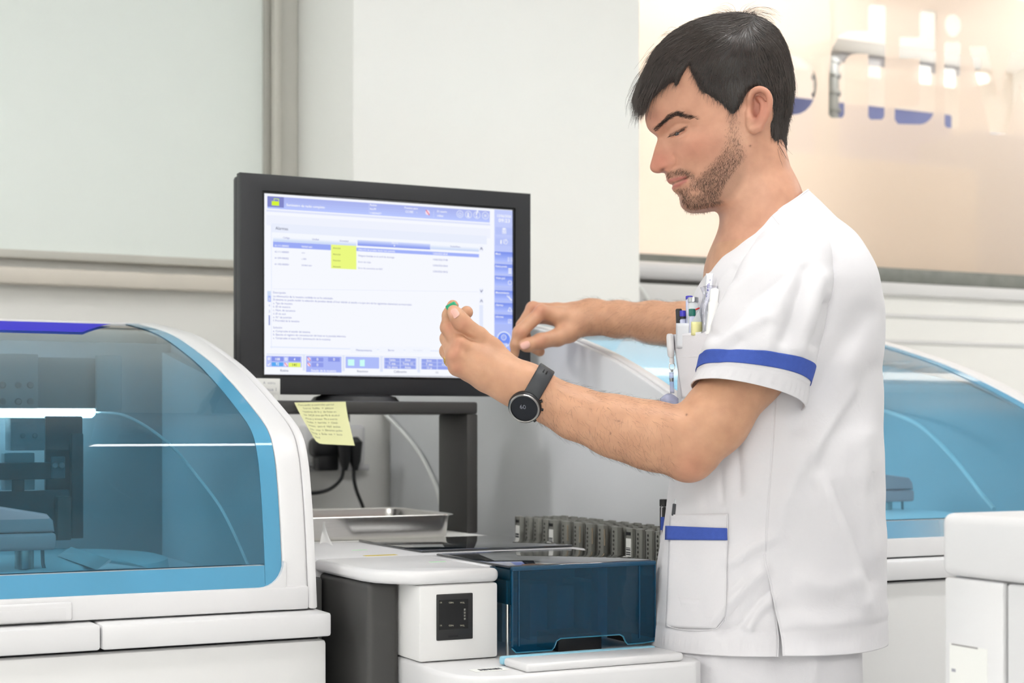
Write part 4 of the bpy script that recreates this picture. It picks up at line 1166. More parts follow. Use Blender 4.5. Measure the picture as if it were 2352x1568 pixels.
def gs(x, y, rx, ry=None, ang=0):
    ry = ry or rx; a = math.radians(ang)
    du, dv = gu-x, gv-y
    p = du*math.cos(a)+dv*math.sin(a); q = -du*math.sin(a)+dv*math.cos(a)
    return np.exp(-(p/rx)**2-(q/ry)**2)
def stroke(pts, r):
    """bell across a poly-line in the side view"""
    C_ = catmull(pts, 30); d = np.full(gu.shape, 1e9)
    for i in range(len(C_)-1):
        a, b = C_[i], C_[i+1]; e = b-a
        h = np.clip(((gu-a[0])*e[0]+(gv-a[1])*e[1])/(e@e+1e-9), 0, 1)
        d = np.minimum(d, (gu-a[0]-e[0]*h)**2+(gv-a[1]-e[1]*h)**2)
    return np.exp(-d/r**2)
W_head += 3.2*gs(1553, 307, 15, 9, -18)                                   # upper lid over the eyeball
W_head -= 2.2*stroke([(1536, 302), (1550, 296), (1572, 298)], 3.0)         # lid crease
W_head -= 3.4*stroke([(1539, 317.5), (1553, 315.5), (1567, 309.5)], 3.6)     # lid opening
W_head -= 1.2*stroke([(1540, 326), (1556, 328), (1572, 320)], 4)           # under the eye
W_head += 1.6*gs(1536, 381, 9, 8)                                          # wing of the nose
W_head -= 2.2*stroke([(1543, 362), (1549, 370), (1549, 382), (1543, 391)], 3.2)
W_head -= 4.5*gs(1520, 391.5, 7, 2.6, -15)                                  # nostril
W_head -= 1.6*stroke([(1552, 386), (1570, 396), (1586, 410)], 4.5)         # fold beside the mouth
W_head += 1.3*stroke([(1537, 417), (1552, 414), (1568, 413)], 3.6)         # lips
W_head += 1.5*stroke([(1546, 430), (1556, 428), (1569, 421)], 4)
W_head -= 2.8*stroke([(1543, 423.3), (1556, 420.5), (1577, 414)], 1.8)
W_head -= 1.8*gs(1556, 441, 9, 4, -35)
W_head /= 1000.0
GWu = np.gradient(W_head, axis=1)*SH; GWv = np.gradient(W_head, axis=0)*SH
N_head = 1/np.sqrt(1+np.clip(GWu**2+GWv**2, 0, 9))
def sample(A, u, v):
    u = np.clip(u-GU0, 0, GU1-GU0-1.001); v = np.clip(v-GV0, 0, GV1-GV0-1.001)
    i = u.astype(int); j = v.astype(int); fu = u-i; fv = v-j
    return (A[j, i]*(1-fu)+A[j, i+1]*fu)*(1-fv)+(A[j+1, i]*(1-fu)+A[j+1, i+1]*fu)*fv
def head_uv(P):
    return 1176+P[:, 0]*SH, HY-P[:, 2]*SH
K_head = .0075-.0045*np.clip((1585-gu)/40.0, 0, 1)*np.clip((gv-285)/20.0, 0, 1)*np.clip((505-gv)/30.0, 0, 1)
def f_inflate(P, S, Wm, Nm, k, km=None):
    u, v = head_uv(P)
    s = sample(S, u, v)
    out = (u < GU0) | (u > GU1) | (v < GV0) | (v > GV1)
    s = np.where(out, .1, s)
    f2 = (np.abs(P[:, 1]-DH)-sample(Wm, u, v))*sample(Nm, u, v)
    return smax(s, f2, k if km is None else sample(km, u, v))
def f_cone(P, a, b, ra, rb, sy=1.0):
    e = b-a; w = P-a
    if sy != 1.0:
        w = w*np.array([1, 1/sy, 1])
        e = e*np.array([1, 1/sy, 1])
    h = np.clip((w@e)/(e@e), 0, 1)
    return np.sqrt(((w-h[:, None]*e)**2).sum(1))-(ra+(rb-ra)*h)
def f_ell(P, c, r, R=None):
    w = P-c
    if R is not None: w = w@R
    q = w/np.array(r)
    k0 = np.sqrt((q**2).sum(1)); k1 = np.sqrt(((q/np.array(r))**2).sum(1))
    return k0*(k0-1)/np.maximum(k1, 1e-9)

# groups of parts: (k to the rest, k inside, list of (function, bounding centre, bounding radius))
GROUPS = []
def chain(pts, k_out, k_in=.004, sy=1.0):
    """pts: (px, py, d, r) joints of a tapering limb"""
    prims = []
    for p, q in zip(pts[:-1], pts[1:]):
        a, b = L(*p[:3]), L(*q[:3]); ra, rb = p[3], q[3]
        prims.append((lambda P, a=a, b=b, ra=ra, rb=rb: f_cone(P, a, b, ra, rb, sy), (a+b)/2, np.linalg.norm(b-a)/2+max(ra, rb)*max(1, sy)))
    GROUPS.append((k_out, k_in, prims))
hc = L(1645, 270, DH)
GROUPS.append((.02, .01, [(lambda P: f_inflate(P, S_head, W_head, N_head, .007, K_head), hc, .17)]))
chain([(1738, 395, DH, .047), (1750, 470, DH, .0545), (1772, 580, DH, .066)], .022, .02, 1.12)
# trunk under the tunic
chain([(1775, 640, 2.33, .10), (1770, 800, 2.33, .11), (1765, 1190, 2.33, .11)], .03, .03, 1.15)
# left (near) arm
chain([(1810, 660, 2.20, .058), (1722, 845, 2.14, .0475), (1640, 965, 2.12, .043), (1594, 1036, 2.118, .0335)], .03, .02)
chain([(1584, 1052, 2.116, .0275), (1580, 1064, 2.116, .0215)], .02)
chain([(1580, 1030, 2.118, .036), (1550, 1012, 2.12, .041), (1488, 998, 2.12, .0415), (1410, 978, 2.124, .0375), (1320, 948, 2.128, .0315), (1250, 914, 2.13, .0268), (1204, 887, 2.13, .0262), (1170, 872, 2.128, .026)], .014, .02)
# left hand
chain([(1185, 866, 2.130, .0205), (1110, 822, 2.126, .0165), (1055, 791, 2.12, .0120)], .012, .006)
chain([(1180, 878, 2.126, .0205), (1105, 845, 2.119, .0165), (1044, 817, 2.117, .0120)], .012, .006)
chain([(1178, 890, 2.130, .0190), (1110, 862, 2.125, .0155), (1050, 843, 2.125, .0115)], .012, .006)
chain([(1172, 896, 2.138, .0170), (1115, 873, 2.138, .0140), (1077, 857, 2.14, .0108)], .012, .006)
chain([(1175, 856, 2.14, .019), (1128, 802, 2.14, .0155), (1099, 769, 2.128, .0112)], .007, .006)
chain([(1101, 771, 2.128, .0112), (1082, 757, 2.121, .0098), (1064, 743, 2.116, .0106), (1060, 739, 2.115, .0104), (1050, 726, 2.113, .0098), (1042, 715, 2.113, .0084)], .004, .005)
chain([(1055, 791, 2.12, .0118), (1030, 752, 2.128, .0105), (1032, 724, 2.139, .0092), (1040, 702, 2.144, .0078)], .0035, .004)
chain([(1044, 817, 2.117, .0118), (1029, 777, 2.144, .0104), (1047, 742, 2.168, .0094), (1072, 717, 2.172, .0086)], .0035, .004)
chain([(1050, 843, 2.125, .0112), (1027, 806, 2.156, .0098), (1045, 780, 2.182, .0090), (1073, 776, 2.184, .0080)], .0035, .004)
chain([(1077, 857, 2.14, .0104), (1047, 835, 2.166, .0088), (1060, 812, 2.182, .0080), (1083, 806, 2.178, .0072)], .0035, .004)
# right (far) arm
chain([(1790, 610, 2.47, .058), (1740, 715, 2.58, .048), (1676, 788, 2.68, .043)], .03, .02)
chain([(1672, 786, 2.7013, 0.0424), (1570, 749, 2.7283, 0.0378), (1500, 741, 2.7479, 0.0336), (1420, 733, 2.7738, 0.0285), (1352, 730, 2.7945, 0.0264), (1320, 729, 2.7945, 0.0254)], .02, .02)
chain([(1335, 738, 2.7841, 0.0202), (1290, 728, 2.7738, 0.0166), (1244, 716, 2.7634, 0.0122)], .012, .006)
chain([(1332, 724, 2.8048, 0.0197), (1280, 717, 2.7997, 0.0160), (1224, 710, 2.7945, 0.0122)], .012, .006)
chain([(1330, 728, 2.8204, 0.0186), (1280, 724, 2.8255, 0.0150), (1232, 720, 2.8255, 0.0116)], .012, .006)
chain([(1330, 736, 2.8255, 0.0176), (1290, 732, 2.8359, 0.0140), (1250, 728, 2.8380, 0.0112)], .012, .006)
chain([(1332, 742, 2.7841, 0.0212), (1306, 761, 2.7738, 0.0191), (1280, 775, 2.7614, 0.0155)], .010, .006)
chain([(1280, 775, 2.7614, 0.0147), (1244, 783, 2.7448, 0.0128), (1240, 784, 2.7438, 0.0130), (1215, 792, 2.7365, 0.0114), (1207, 794, 2.7345, 0.0101)], .004, .005)
chain([(1244, 716, 2.7634, 0.0120), (1196, 761, 2.7376, 0.0116), (1193, 765, 2.7376, 0.0116), (1184, 791, 2.7386, 0.0091), (1182, 814, 2.7427, 0.0072)], .0035, .004)
chain([(1224, 710, 2.7945, 0.0120), (1200, 748, 2.7841, 0.0110), (1211, 790, 2.7945, 0.0095), (1240, 807, 2.7841, 0.0085)], .0035, .004)
chain([(1232, 720, 2.8255, 0.0114), (1203, 742, 2.8307, 0.0103), (1206, 783, 2.8307, 0.0091), (1232, 800, 2.8204, 0.0081)], .0035, .004)
chain([(1250, 728, 2.8380, 0.0108), (1216, 736, 2.8483, 0.0093), (1204, 765, 2.8462, 0.0083), (1214, 788, 2.8380, 0.0072)], .0035, .004)
# knuckles
for p in ((1056, 789, 2.109, .0085), (1046, 815, 2.107, .009), (1052, 841, 2.115, .0082), (1078, 856, 2.13, .0075), (1243, 713, 2.756, .0093), (1224, 706, 2.789, .0093)):
    chain([p, (p[0]+8, p[1]+4, p[2]+.001, p[3]*.8)], .008)
# wrist bone
chain([(1222, 872, 2.118, .013), (1236, 880, 2.117, .012)], .02)
chain([(1356, 706, 2.784, .0103), (1370, 706, 2.784, .0093)], .02)
# ears, both sides
def ear(sgn):
    def E(px, py, w): return np.array([(px-1176)/SH, DH-sgn*w, (HY-py)/SH])
    def ech(pts, k):
        prims = []
        for p, q in zip(pts[:-1], pts[1:]):
            a, b = E(*p[:3]), E(*q[:3])
            prims.append((lambda P, a=a, b=b, ra=p[3], rb=q[3]: f_cone(P, a, b, ra, rb), (a+b)/2, np.linalg.norm(b-a)/2+max(p[3], q[3])))
        GROUPS.append((k, .003, prims))
    c = E(1722, 281, .0735)
    R = np.array([[math.cos(.18), 0, math.sin(.18)], [0, 1, 0], [-math.sin(.18), 0, math.cos(.18)]])
    GROUPS.append((.004, .002, [(lambda P: f_ell(P, c, (.0135, .0032, .0265), R), c, .03)]))
    path = catmull([(1705, 268, .075), (1704, 250, .080), (1712, 237, .084), (1725, 234, .0865), (1738, 241, .088), (1745, 256, .089), (1744.5, 274, .088), (1739, 291, .086), (1731, 306, .083)], 18)
    ech([(p[0], p[1], p[2], .0036) for p in path], .0035)
    ech([(1732, 304, .082, .0040), (1724, 316, .0795, .0062), (1714, 321, .077, .0058), (1706, 316, .0735, .0045)], .004)
    path = catmull([(1722, 250, .079), (1731, 262, .083), (1731, 280, .0835), (1724, 298, .081), (1713, 305, .078)], 12)
    ech([(p[0], p[1], p[2], .0032) for p in path], .004)
    ech([(1703, 283, .0745, .0042), (1705, 295, .0765, .0046), (1703, 306, .0745, .0040)], .005)
ear(1); ear(-1)

def body(P, groups):
    f = None
    for k, kin, prims in groups:
        g = None
        for fn in prims:
            v = fn(P)
            g = v if g is None else smin(g, v, kin)
        f = g if f is None else smin(f, g, k)
    return f
def cull(c, r, pad=.03):
    out = []
    for k, kin, prims in GROUPS_NOW:
        q = [fn for fn, bc, br in prims if np.linalg.norm(bc-c) < br+r+pad]
        if q: out.append((k, kin, q))
    return out
def field(P):
    """evaluate on scattered points, culling per cell of space"""
    out = np.full(len(P), .2)
    key = np.floor(P/.08).astype(int)
    key = key[:, 0]*1000000+key[:, 1]*1000+key[:, 2]
    order = np.argsort(key, kind='stable'); ks = key[order]
    st = np.r_[0, np.nonzero(np.diff(ks))[0]+1, len(ks)]
    for a, b in zip(st[:-1], st[1:]):
        ix = order[a:b]; Q = P[ix]
        lo, hi = Q.min(0), Q.max(0)
        g = cull((lo+hi)/2, np.linalg.norm(hi-lo)/2)
        if g: out[ix] = body(Q, g)
    return out
def surface(groups, lo, hi, h, proj=2, field_fn=None):
    """surface nets on a sparsely evaluated grid"""
    global GROUPS_NOW
    GROUPS_NOW = groups
    ff = field_fn or field
    lo = np.array(lo); B = 8
    nb = np.ceil((np.array(hi)-lo)/(h*B)).astype(int)
    N = nb*B
    bi = np.stack(np.meshgrid(*[np.arange(n) for n in nb], indexing='ij'), -1).reshape(-1, 3)
    cen = lo+(bi*B+B/2)*h
    cf = ff(cen)
    val = np.repeat(np.repeat(np.repeat(cf.reshape(nb).astype(np.float32), B, 0), B, 1), B, 2)
    near = np.abs(cf) < h*B*.87*1.25+.004
    off = np.stack(np.meshgrid(*[np.arange(B)]*3, indexing='ij'), -1).reshape(-1, 3)
    nbk = bi[near]
    idx = (nbk[:, None]*B+off[None]).reshape(-1, 3)
    v = ff(lo+idx*h).astype(np.float32)
    val[idx[:, 0], idx[:, 1], idx[:, 2]] = v
    sg = val < 0
    # active cells
    m = sg[:-1, :-1, :-1].astype(np.uint8)
    cnt = np.zeros(m.shape, np.uint8)
    for dx in (0, 1):
        for dy in (0, 1):
            for dz in (0, 1):
                cnt += sg[dx:sg.shape[0]-1+dx, dy:sg.shape[1]-1+dy, dz:sg.shape[2]-1+dz]
    act = np.argwhere((cnt > 0) & (cnt < 8))
    sh = np.array(cnt.shape); flat = (act[:, 0]*sh[1]+act[:, 1])*sh[2]+act[:, 2]
    pos = np.zeros((len(act), 3)); num = np.zeros(len(act))
    cv = {}
    for dx in (0, 1):
        for dy in (0, 1):
            for dz in (0, 1):
                cv[dx, dy, dz] = val[act[:, 0]+dx, act[:, 1]+dy, act[:, 2]+dz].astype(float)
    for ax in range(3):
        for a in (0, 1):
            for b in (0, 1):
                c0 = [a, b]; c0.insert(ax, 0); c1 = [a, b]; c1.insert(ax, 1)
                v0, v1 = cv[tuple(c0)], cv[tuple(c1)]
                m = (v0 < 0) != (v1 < 0)
                t = np.where(m, v0/np.where(m, v0-v1, 1), 0)
                p = np.array(c0, float)[None]+0*pos
                p[:, ax] = t
                pos += p*m[:, None]; num += m
    P = lo+(act+pos/num[:, None])*h
    faces = []
    for ax in range(3):
        s0 = [slice(0, -1)]*3; s1 = list(s0); s0 = list(s0); s1[ax] = slice(1, None)
        A = sg[tuple([slice(0, -1) if i == ax else slice(None) for i in range(3)])]
        Bq = sg[tuple([slice(1, None) if i == ax else slice(None) for i in range(3)])]
        e = np.argwhere(A != Bq)
        o1, o2 = [i for i in range(3) if i != ax]
        e = e[(e[:, o1] > 0) & (e[:, o2] > 0) & (e[:, o1] < N[o1]-1) & (e[:, o2] < N[o2]-1)]
        q = []
        for a, b in ((1, 1), (0, 1), (0, 0), (1, 0)):
            c = e.copy(); c[:, o1] -= a; c[:, o2] -= b
            fl = (c[:, 0]*sh[1]+c[:, 1])*sh[2]+c[:, 2]
            q.append(np.searchsorted(flat, fl))
        q = np.stack(q, 1)
        inside_first = sg[e[:, 0], e[:, 1], e[:, 2]]
        flip = inside_first if ax != 1 else ~inside_first
        q[~flip] = q[~flip][:, ::-1]
        faces.append(q)
    Fq = np.concatenate(faces)
    for _ in range(proj):
        e = h*.5
        f0 = ff(P)
        g = np.stack([(ff(P+d)-f0)/e for d in np.eye(3)*e], 1)
        g2 = (g**2).sum(1)
        stp = (f0/np.maximum(g2, .2))[:, None]*g
        ln = np.linalg.norm(stp, axis=1, keepdims=True)
        P = P-stp*np.minimum(1, h*.6/np.maximum(ln, 1e-9))
    return P, Fq
def fast_mesh(name, V, Fq):
    me = bpy.data.meshes.new(name)
    me.vertices.add(len(V)); me.vertices.foreach_set('co', np.asarray(V, np.float32).ravel())
    n = len(Fq)
    me.loops.add(n*4); me.loops.foreach_set('vertex_index', Fq.astype(np.int32).ravel())
    me.polygons.add(n); me.polygons.foreach_set('loop_start', np.arange(0, n*4, 4, dtype=np.int32))
    me.update(calc_edges=True); me.validate()
    return me

import time as _t
_t0 = _t.time()
BP, BF = surface(GROUPS, (-.115, 2.06, -.15), (.50, 2.90, .60), .0019)
bme = fast_mesh('person', to_world(BP), BF)
# ---- skin colour: warm base, redder nose, ears, knuckles; lips; shaved areas
u, v = head_uv(BP)
isn = (u > 1440) & (u < 1860) & (v < 560) & (np.abs(BP[:, 1]-DH) < .11)
px_ = 1176+BP[:, 0]/BP[:, 1]*F; py_ = HY-BP[:, 2]/BP[:, 1]*F
col = np.tile(np.array(lin((205, 157, 126))[:3]), (len(BP), 1))
face = np.array(lin((203, 151, 126))[:3]); red = np.array(lin((196, 116, 100))[:3]); lip = np.array(lin((186, 112, 106))[:3])
pale = np.array(lin((216, 172, 146))[:3]); dark = np.array(lin((70, 40, 34))[:3]); shade = np.array(lin((140, 108, 88))[:3])
def mixin(c, wgt):
    global col
    wgt = np.clip(wgt, 0, 1)[:, None]; col = col*(1-wgt)+c[None]*wgt
def g2(x, y, rx, ry=None):
    ry = ry or rx
    return np.exp(-((u-x)/rx)**2-((v-y)/ry)**2)*isn
mixin(face, isn*.8)
mixin(red, .55*g2(1512, 375, 34, 30)); mixin(red, .30*g2(1590, 350, 45, 30)); mixin(red, .5*g2(1728, 280, 26, 50)*(np.abs(BP[:, 1]-DH) > .072))
mixin(red, .25*g2(1500, 285, 30, 25)); mixin(pale, .5*g2(1690, 330, 30, 40)); mixin(pale, .45*g2(1700, 450, 60, 60))
nearear = (np.abs(BP[:, 1]-DH) > .070)
mixin(np.array(lin((150, 80, 66))[:3]), .7*g2(1715, 285, 8, 20)*nearear+.5*g2(1722, 250, 10, 8)*nearear)  # darker red put into the ear hollows as painted shade
lipm = sample(np.maximum(stroke([(1536, 417), (1552, 415), (1570, 414)], 4.2), stroke([(1546, 430), (1556, 428), (1570, 420)], 5.0)), u, v)*isn
mixin(lip, .85*lipm)
mixin(dark, .8*sample(stroke([(1546, 423), (1556, 420.5), (1576, 414.5)], 1.5), u, v)*isn)
mixin(dark, .8*sample(stroke([(1536, 314.5), (1551, 310.5), (1570, 303.5)], 1.7), u, v)*isn)
mixin(red*.8, .4*sample(stroke([(1540, 320), (1554, 318.5), (1568, 311)], 1.6), u, v)*isn)
mixin(dark, .85*sample(gs(1520, 392, 6.5, 2.6, -15), u, v)*isn)  # nostril shade painted dark over the carved hollow
BEARD = [(1668, 288), (1658, 310), (1655, 340), (1648, 362), (1632, 385), (1612, 402), (1597, 418), (1588, 424), (1578, 434), (1562, 436), (1552, 440), (1560, 452), (1562, 470), (1574, 484), (1600, 489), (1640, 482), (1672, 464), (1692, 436), (1700, 405), (1696, 375), (1686, 345), (1680, 310), (1676, 292)]
MUST = [(1530, 398), (1545, 394), (1560, 392), (1578, 400), (1590, 412), (1588, 422), (1580, 414), (1566, 408), (1548, 408), (1533, 412)]
sb = sd_poly(gu, gv, BEARD); sm = sd_poly(gu, gv, MUST)
beardw = np.clip(.5-sb/16, 0, 1); mustw = np.clip(.5-sm/6, 0, 1)
dens = np.maximum(beardw*(.35+.65*np.clip((gv-330)/90, 0, 1)), mustw*.9)
dens *= 1-.75*np.exp(-((gu-1590)/16.0)**2-((gv-447)/10.0)**2)
mixin(shade, .5*sample(dens, u, v)*isn)
for x, y, r_ in ((1050, 790, 18), (1042, 817, 18), (1050, 845, 16), (1030, 752, 15), (1064, 744, 14), (1243, 714, 16), (1224, 708, 14), (1194, 763, 13), (1242, 784, 14), (1585, 1075, 40)):
    mixin(red, .28*np.exp(-((px_-x)/r_)**2-((py_-y)/r_)**2))
for x, y, r_ in ((1402, 995, 2.2), (1577, 952, 2.6), (1421, 967, 2.0), (1723, 335, 2.4)):
    mixin(dark, .7*np.exp(-((px_-x)/r_)**2-((py_-y)/r_)**2))
# thumb nails
nail = np.array(lin((226, 170, 158))[:3])
mixin(nail, .7*(np.exp(-(((px_-1041)*.85+(py_-716)*.5)/7)**4-(((px_-1041)*.5-(py_-716)*.85)/10)**4)*(BP[:, 1] < 2.115)))
mixin(nail*.95, .8*(np.exp(-((px_-1203)/9.5)**4-((py_-793)/8)**4)*(BP[:, 1] < 2.74)))
ca = bme.color_attributes.new('skin', 'FLOAT_COLOR', 'POINT')
ca.data.foreach_set('color', np.c_[col, np.ones(len(col))].astype(np.float32).ravel())
m, nt, out = new_mat('skin')
b = nt.nodes.new('ShaderNodeBsdfPrincipled'); nt.links.new(b.outputs[0], out.inputs[0])
at_ = nt.nodes.new('ShaderNodeAttribute'); at_.attribute_name = 'skin'
tc = nt.nodes.new('ShaderNodeTexCoord')
n1 = nt.nodes.new('ShaderNodeTexNoise'); n1.inputs['Scale'].default_value = 45; n1.inputs['Detail'].default_value = 6
nt.links.new(tc.outputs['Object'], n1.inputs['Vector'])
mx = nt.nodes.new('ShaderNodeMix'); mx.data_type = 'RGBA'; mx.blend_type = 'MULTIPLY'; mx.inputs[0].default_value = 1
cr = nt.nodes.new('ShaderNodeValToRGB'); cr.color_ramp.elements[0].color = (.90, .87, .86, 1); cr.color_ramp.elements[1].color = (1.06, 1.06, 1.05, 1)
cr.color_ramp.elements[0].position = .3; cr.color_ramp.elements[1].position = .7
nt.links.new(n1.outputs[0], cr.inputs[0]); nt.links.new(at_.outputs[0], mx.inputs[6]); nt.links.new(cr.outputs[0], mx.inputs[7])
nt.links.new(mx.outputs[2], b.inputs['Base Color'])
b.inputs['Roughness'].default_value = .48; b.inputs['Specular IOR Level'].default_value = .4
b.inputs['Subsurface Weight'].default_value = .12; b.inputs['Subsurface Radius'].default_value = (.010, .004, .002); b.inputs['Subsurface Scale'].default_value = 1.0
n2 = nt.nodes.new('ShaderNodeTexNoise'); n2.inputs['Scale'].default_value = 600; n2.inputs['Detail'].default_value = 3
nt.links.new(tc.outputs['Object'], n2.inputs['Vector'])
bp = nt.nodes.new('ShaderNodeBump'); bp.inputs['Strength'].default_value = .12; bp.inputs['Distance'].default_value = .001
nt.links.new(n2.outputs[0], bp.inputs['Height']); nt.links.new(bp.outputs[0], b.inputs['Normal'])
M_skin = m
man = mesh_obj('person', bme, M_skin, None, angle=180)
tag(man, 'man in white tunic with blue trim, reaching past the monitor', 'person')

# ------------------------------------------------------------------ hair
S_hair_pts = [(1466, 256), (1459, 244), (1456, 226), (1465, 200), (1477, 170), (1489, 148), (1502, 121), (1520, 101), (1534, 86), (1562, 68), (1602, 51), (1642, 42), (1690, 39), (1728, 49), (1762, 71), (1782, 94), (1797, 131), (1809, 175), (1814.5, 215), (1811, 260), (1803, 300), (1799, 340), (1795, 370),
              (1785, 370), (1769, 358), (1758, 340), (1750, 318), (1748, 300), (1752, 280), (1750, 258), (1741, 240), (1722, 229), (1704, 233), (1691, 250), (1681, 274), (1669, 291), (1656, 279), (1640, 261), (1616, 245), (1598, 232), (1587, 210), (1578, 190), (1572, 174), (1564, 181), (1554, 196), (1546, 213), (1536, 206), (1522, 214), (1506, 228), (1492, 243), (1483, 254), (1474, 260)]
S_hair = sd_poly(gu, gv, smooth_closed(S_hair_pts, 120))/SH
grow = 4+11*np.exp(-((gu-1640)/170.0)**2-((gv-40)/110.0)**2)+7*np.exp(-((gu-1500)/60.0)**2-((gv-160)/70.0)**2)
grow = grow-2.0*np.clip((gv-230)/60, 0, 1)
streak = np.sin(gu*.05-gv*.03)+np.sin(gv*.07+gu*.02)
W_hair = np.maximum(W_head*1000, 8)+grow+streak*.9
W_hair = W_hair/1000
hu, hv = np.gradient(W_hair, axis=1)*SH, np.gradient(W_hair, axis=0)*SH
N_hair = 1/np.sqrt(1+np.clip(hu**2+hv**2, 0, 9))
HP, HF = surface([(.01, .01, [(lambda P: f_inflate(P, S_hair, W_hair, N_hair, .010), hc, .2)])], (.165, DH-.11, .35), (.42, DH+.11, .63), .0024, 1)
M_hair = mat('dark_hair', (30, 25, 23), .38, spec=.5, var=.25, vscale=300)
M_hair2 = mat('hair_strands', (60, 50, 45), .34, spec=.6, var=.3, vscale=90)
cap = mesh_obj('hair', fast_mesh('hair', to_world(HP), HF), M_hair, man, angle=180)

def curves_obj(name, paths, rad, material, parent, label=None):
    """thin strands; paths: array n x k x 3 in world space"""
    paths = np.asarray(paths, np.float32); n, k = paths.shape[:2]
    cd = bpy.data.hair_curves.new(name)
    cd.add_curves([k]*n)
    cd.attributes['position'].data.foreach_set('vector', paths.reshape(-1))
    ra = cd.attributes.get('radius') or cd.attributes.new('radius', 'FLOAT', 'POINT')
    rr = np.tile(np.linspace(1, .25, k), n)*np.repeat(np.broadcast_to(rad, (n,)), k)
    ra.data.foreach_set('value', rr.astype(np.float32))
    cd.materials.append(material)
    o = bpy.data.objects.new(name, cd); C.objects.link(o)
    o.parent = parent; o.matrix_parent_inverse = Matrix.Translation(-wloc(parent))
    o['kind'] = 'stuff'
    return o
FLOW = np.array([(1600, 100, -1, .35), (1540, 140, -.8, .65), (1500, 190, -.6, .8), (1478, 240, -.3, 1), (1560, 170, -.75, .7), (1545, 205, -.45, .95), (1640, 130, -.85, .5), (1612, 180, -.35, .95), (1640, 235, .05, 1), (1690, 200, .2, 1), (1740, 200, .35, .95), (1795, 210, .2, 1),
                 (1782, 320, .0, 1), (1680, 125, -.15, 1), (1740, 105, .7, .7), (1790, 150, .4, .9), (1665, 275, .15, 1), (1650, 55, -1, .12), (1700, 60, -.5, .2), (1745, 65, .8, .5), (1580, 75, -.9, .4), (1520, 110, -.75, .65), (1640, 90, -.95, .35), (1760, 250, .3, 1)], float)
def flow(u_, v_):
    d2 = (u_[:, None]-FLOW[:, 0])**2+(v_[:, None]-FLOW[:, 1])**2
    w_ = 1/(d2+150)**1.6
    f = w_@FLOW[:, 2:]
    return f/np.linalg.norm(f, axis=1, keepdims=True)
hb = BVHTree.FromPolygons([Vector(p) for p in HP], [tuple(int(i) for i in f) for f in HF])
hn = np.zeros_like(HP)
fa = np.cross(HP[HF[:, 1]]-HP[HF[:, 0]], HP[HF[:, 3]]-HP[HF[:, 0]])
for i in range(4): np.add.at(hn, HF[:, i], fa)
hn /= np.maximum(np.linalg.norm(hn, axis=1, keepdims=True), 1e-12)
uh, vh = head_uv(HP)
# roots: everywhere on the cap except where it lies inside the head
okr = np.abs(HP[:, 1]-DH) > .0
GROUPS_NOW = GROUPS
okr &= field(HP) > -.001
cand = np.nonzero(okr)[0]
NS, NK = 15000, 7
ri = rng.choice(cand, NS)
P = HP[ri]+rng.normal(0, .0012, (NS, 3)); Nn = hn[ri]
paths = np.zeros((NS, NK, 3)); 
u0, v0 = head_uv(P)
length = .010+.022*np.clip((215-v0)/140, 0, 1)*rng.uniform(.6, 1.2, NS)+.004*rng.uniform(0, 1, NS)
lift = rng.uniform(-.0006, .0030, NS)**1.0
jit = rng.normal(0, .16, NS)
for k_ in range(NK):
    pr = []
    nr = []
    for q in P:
        loc, no, ix, di = hb.find_nearest(Vector(q))
        pr.append(loc); nr.append(no)
    pr = np.array(pr); nr = np.array(nr)
    sgn = np.sign(((P-pr)*nr).sum(1)); 
    fl = flow(*head_uv(pr))
    ca_, sa_ = np.cos(jit), np.sin(jit)
    fx_, fy_ = fl[:, 0]*ca_-fl[:, 1]*sa_, fl[:, 0]*sa_+fl[:, 1]*ca_
    t3 = np.c_[fx_, np.zeros(NS), -fy_]
    t3 -= (t3*nr).sum(1)[:, None]*nr
    t3 /= np.maximum(np.linalg.norm(t3, axis=1, keepdims=True), .15)
    paths[:, k_] = pr+nr*(lift*(k_/(NK-1))+.0002)[:, None]
    P = pr+t3*(length/(NK-1))[:, None]
curves_obj('hair_strands', to_world(paths.reshape(-1, 3)).reshape(NS, NK, 3), rng.uniform(.00018, .00042, NS), M_hair2, man)
# fringe hairs that break the hairline
def edge_hairs(n, ln, rad, name):
    s_ = sample(S_hair, uh, vh)*SH
    okk = (np.abs(s_) < 9) & okr
    ixs = rng.choice(np.nonzero(okk)[0], n)
    p = HP[ixs]; fl = flow(*head_uv(p)); jj = rng.normal(0, .22, n)
    f2 = np.c_[fl[:, 0]*np.cos(jj)-fl[:, 1]*np.sin(jj), fl[:, 0]*np.sin(jj)+fl[:, 1]*np.cos(jj)]
    t3 = np.c_[f2[:, 0], np.zeros(n), -f2[:, 1]]
    sd = np.sign(DH-p[:, 1]); l_ = ln*rng.uniform(.4, 1.2, n)[:, None]
    out = [p-t3*l_*.5, p, p+t3*l_*.5, p+t3*l_+np.c_[0*l_, sd[:, None]*l_*.12, -.1*l_]]
    pa = np.stack(out, 1)
    curves_obj(name, to_world(pa.reshape(-1, 3)).reshape(n, 4, 3), rad, M_hair2, man)
edge_hairs(4500, .011, .00018, 'hairline')
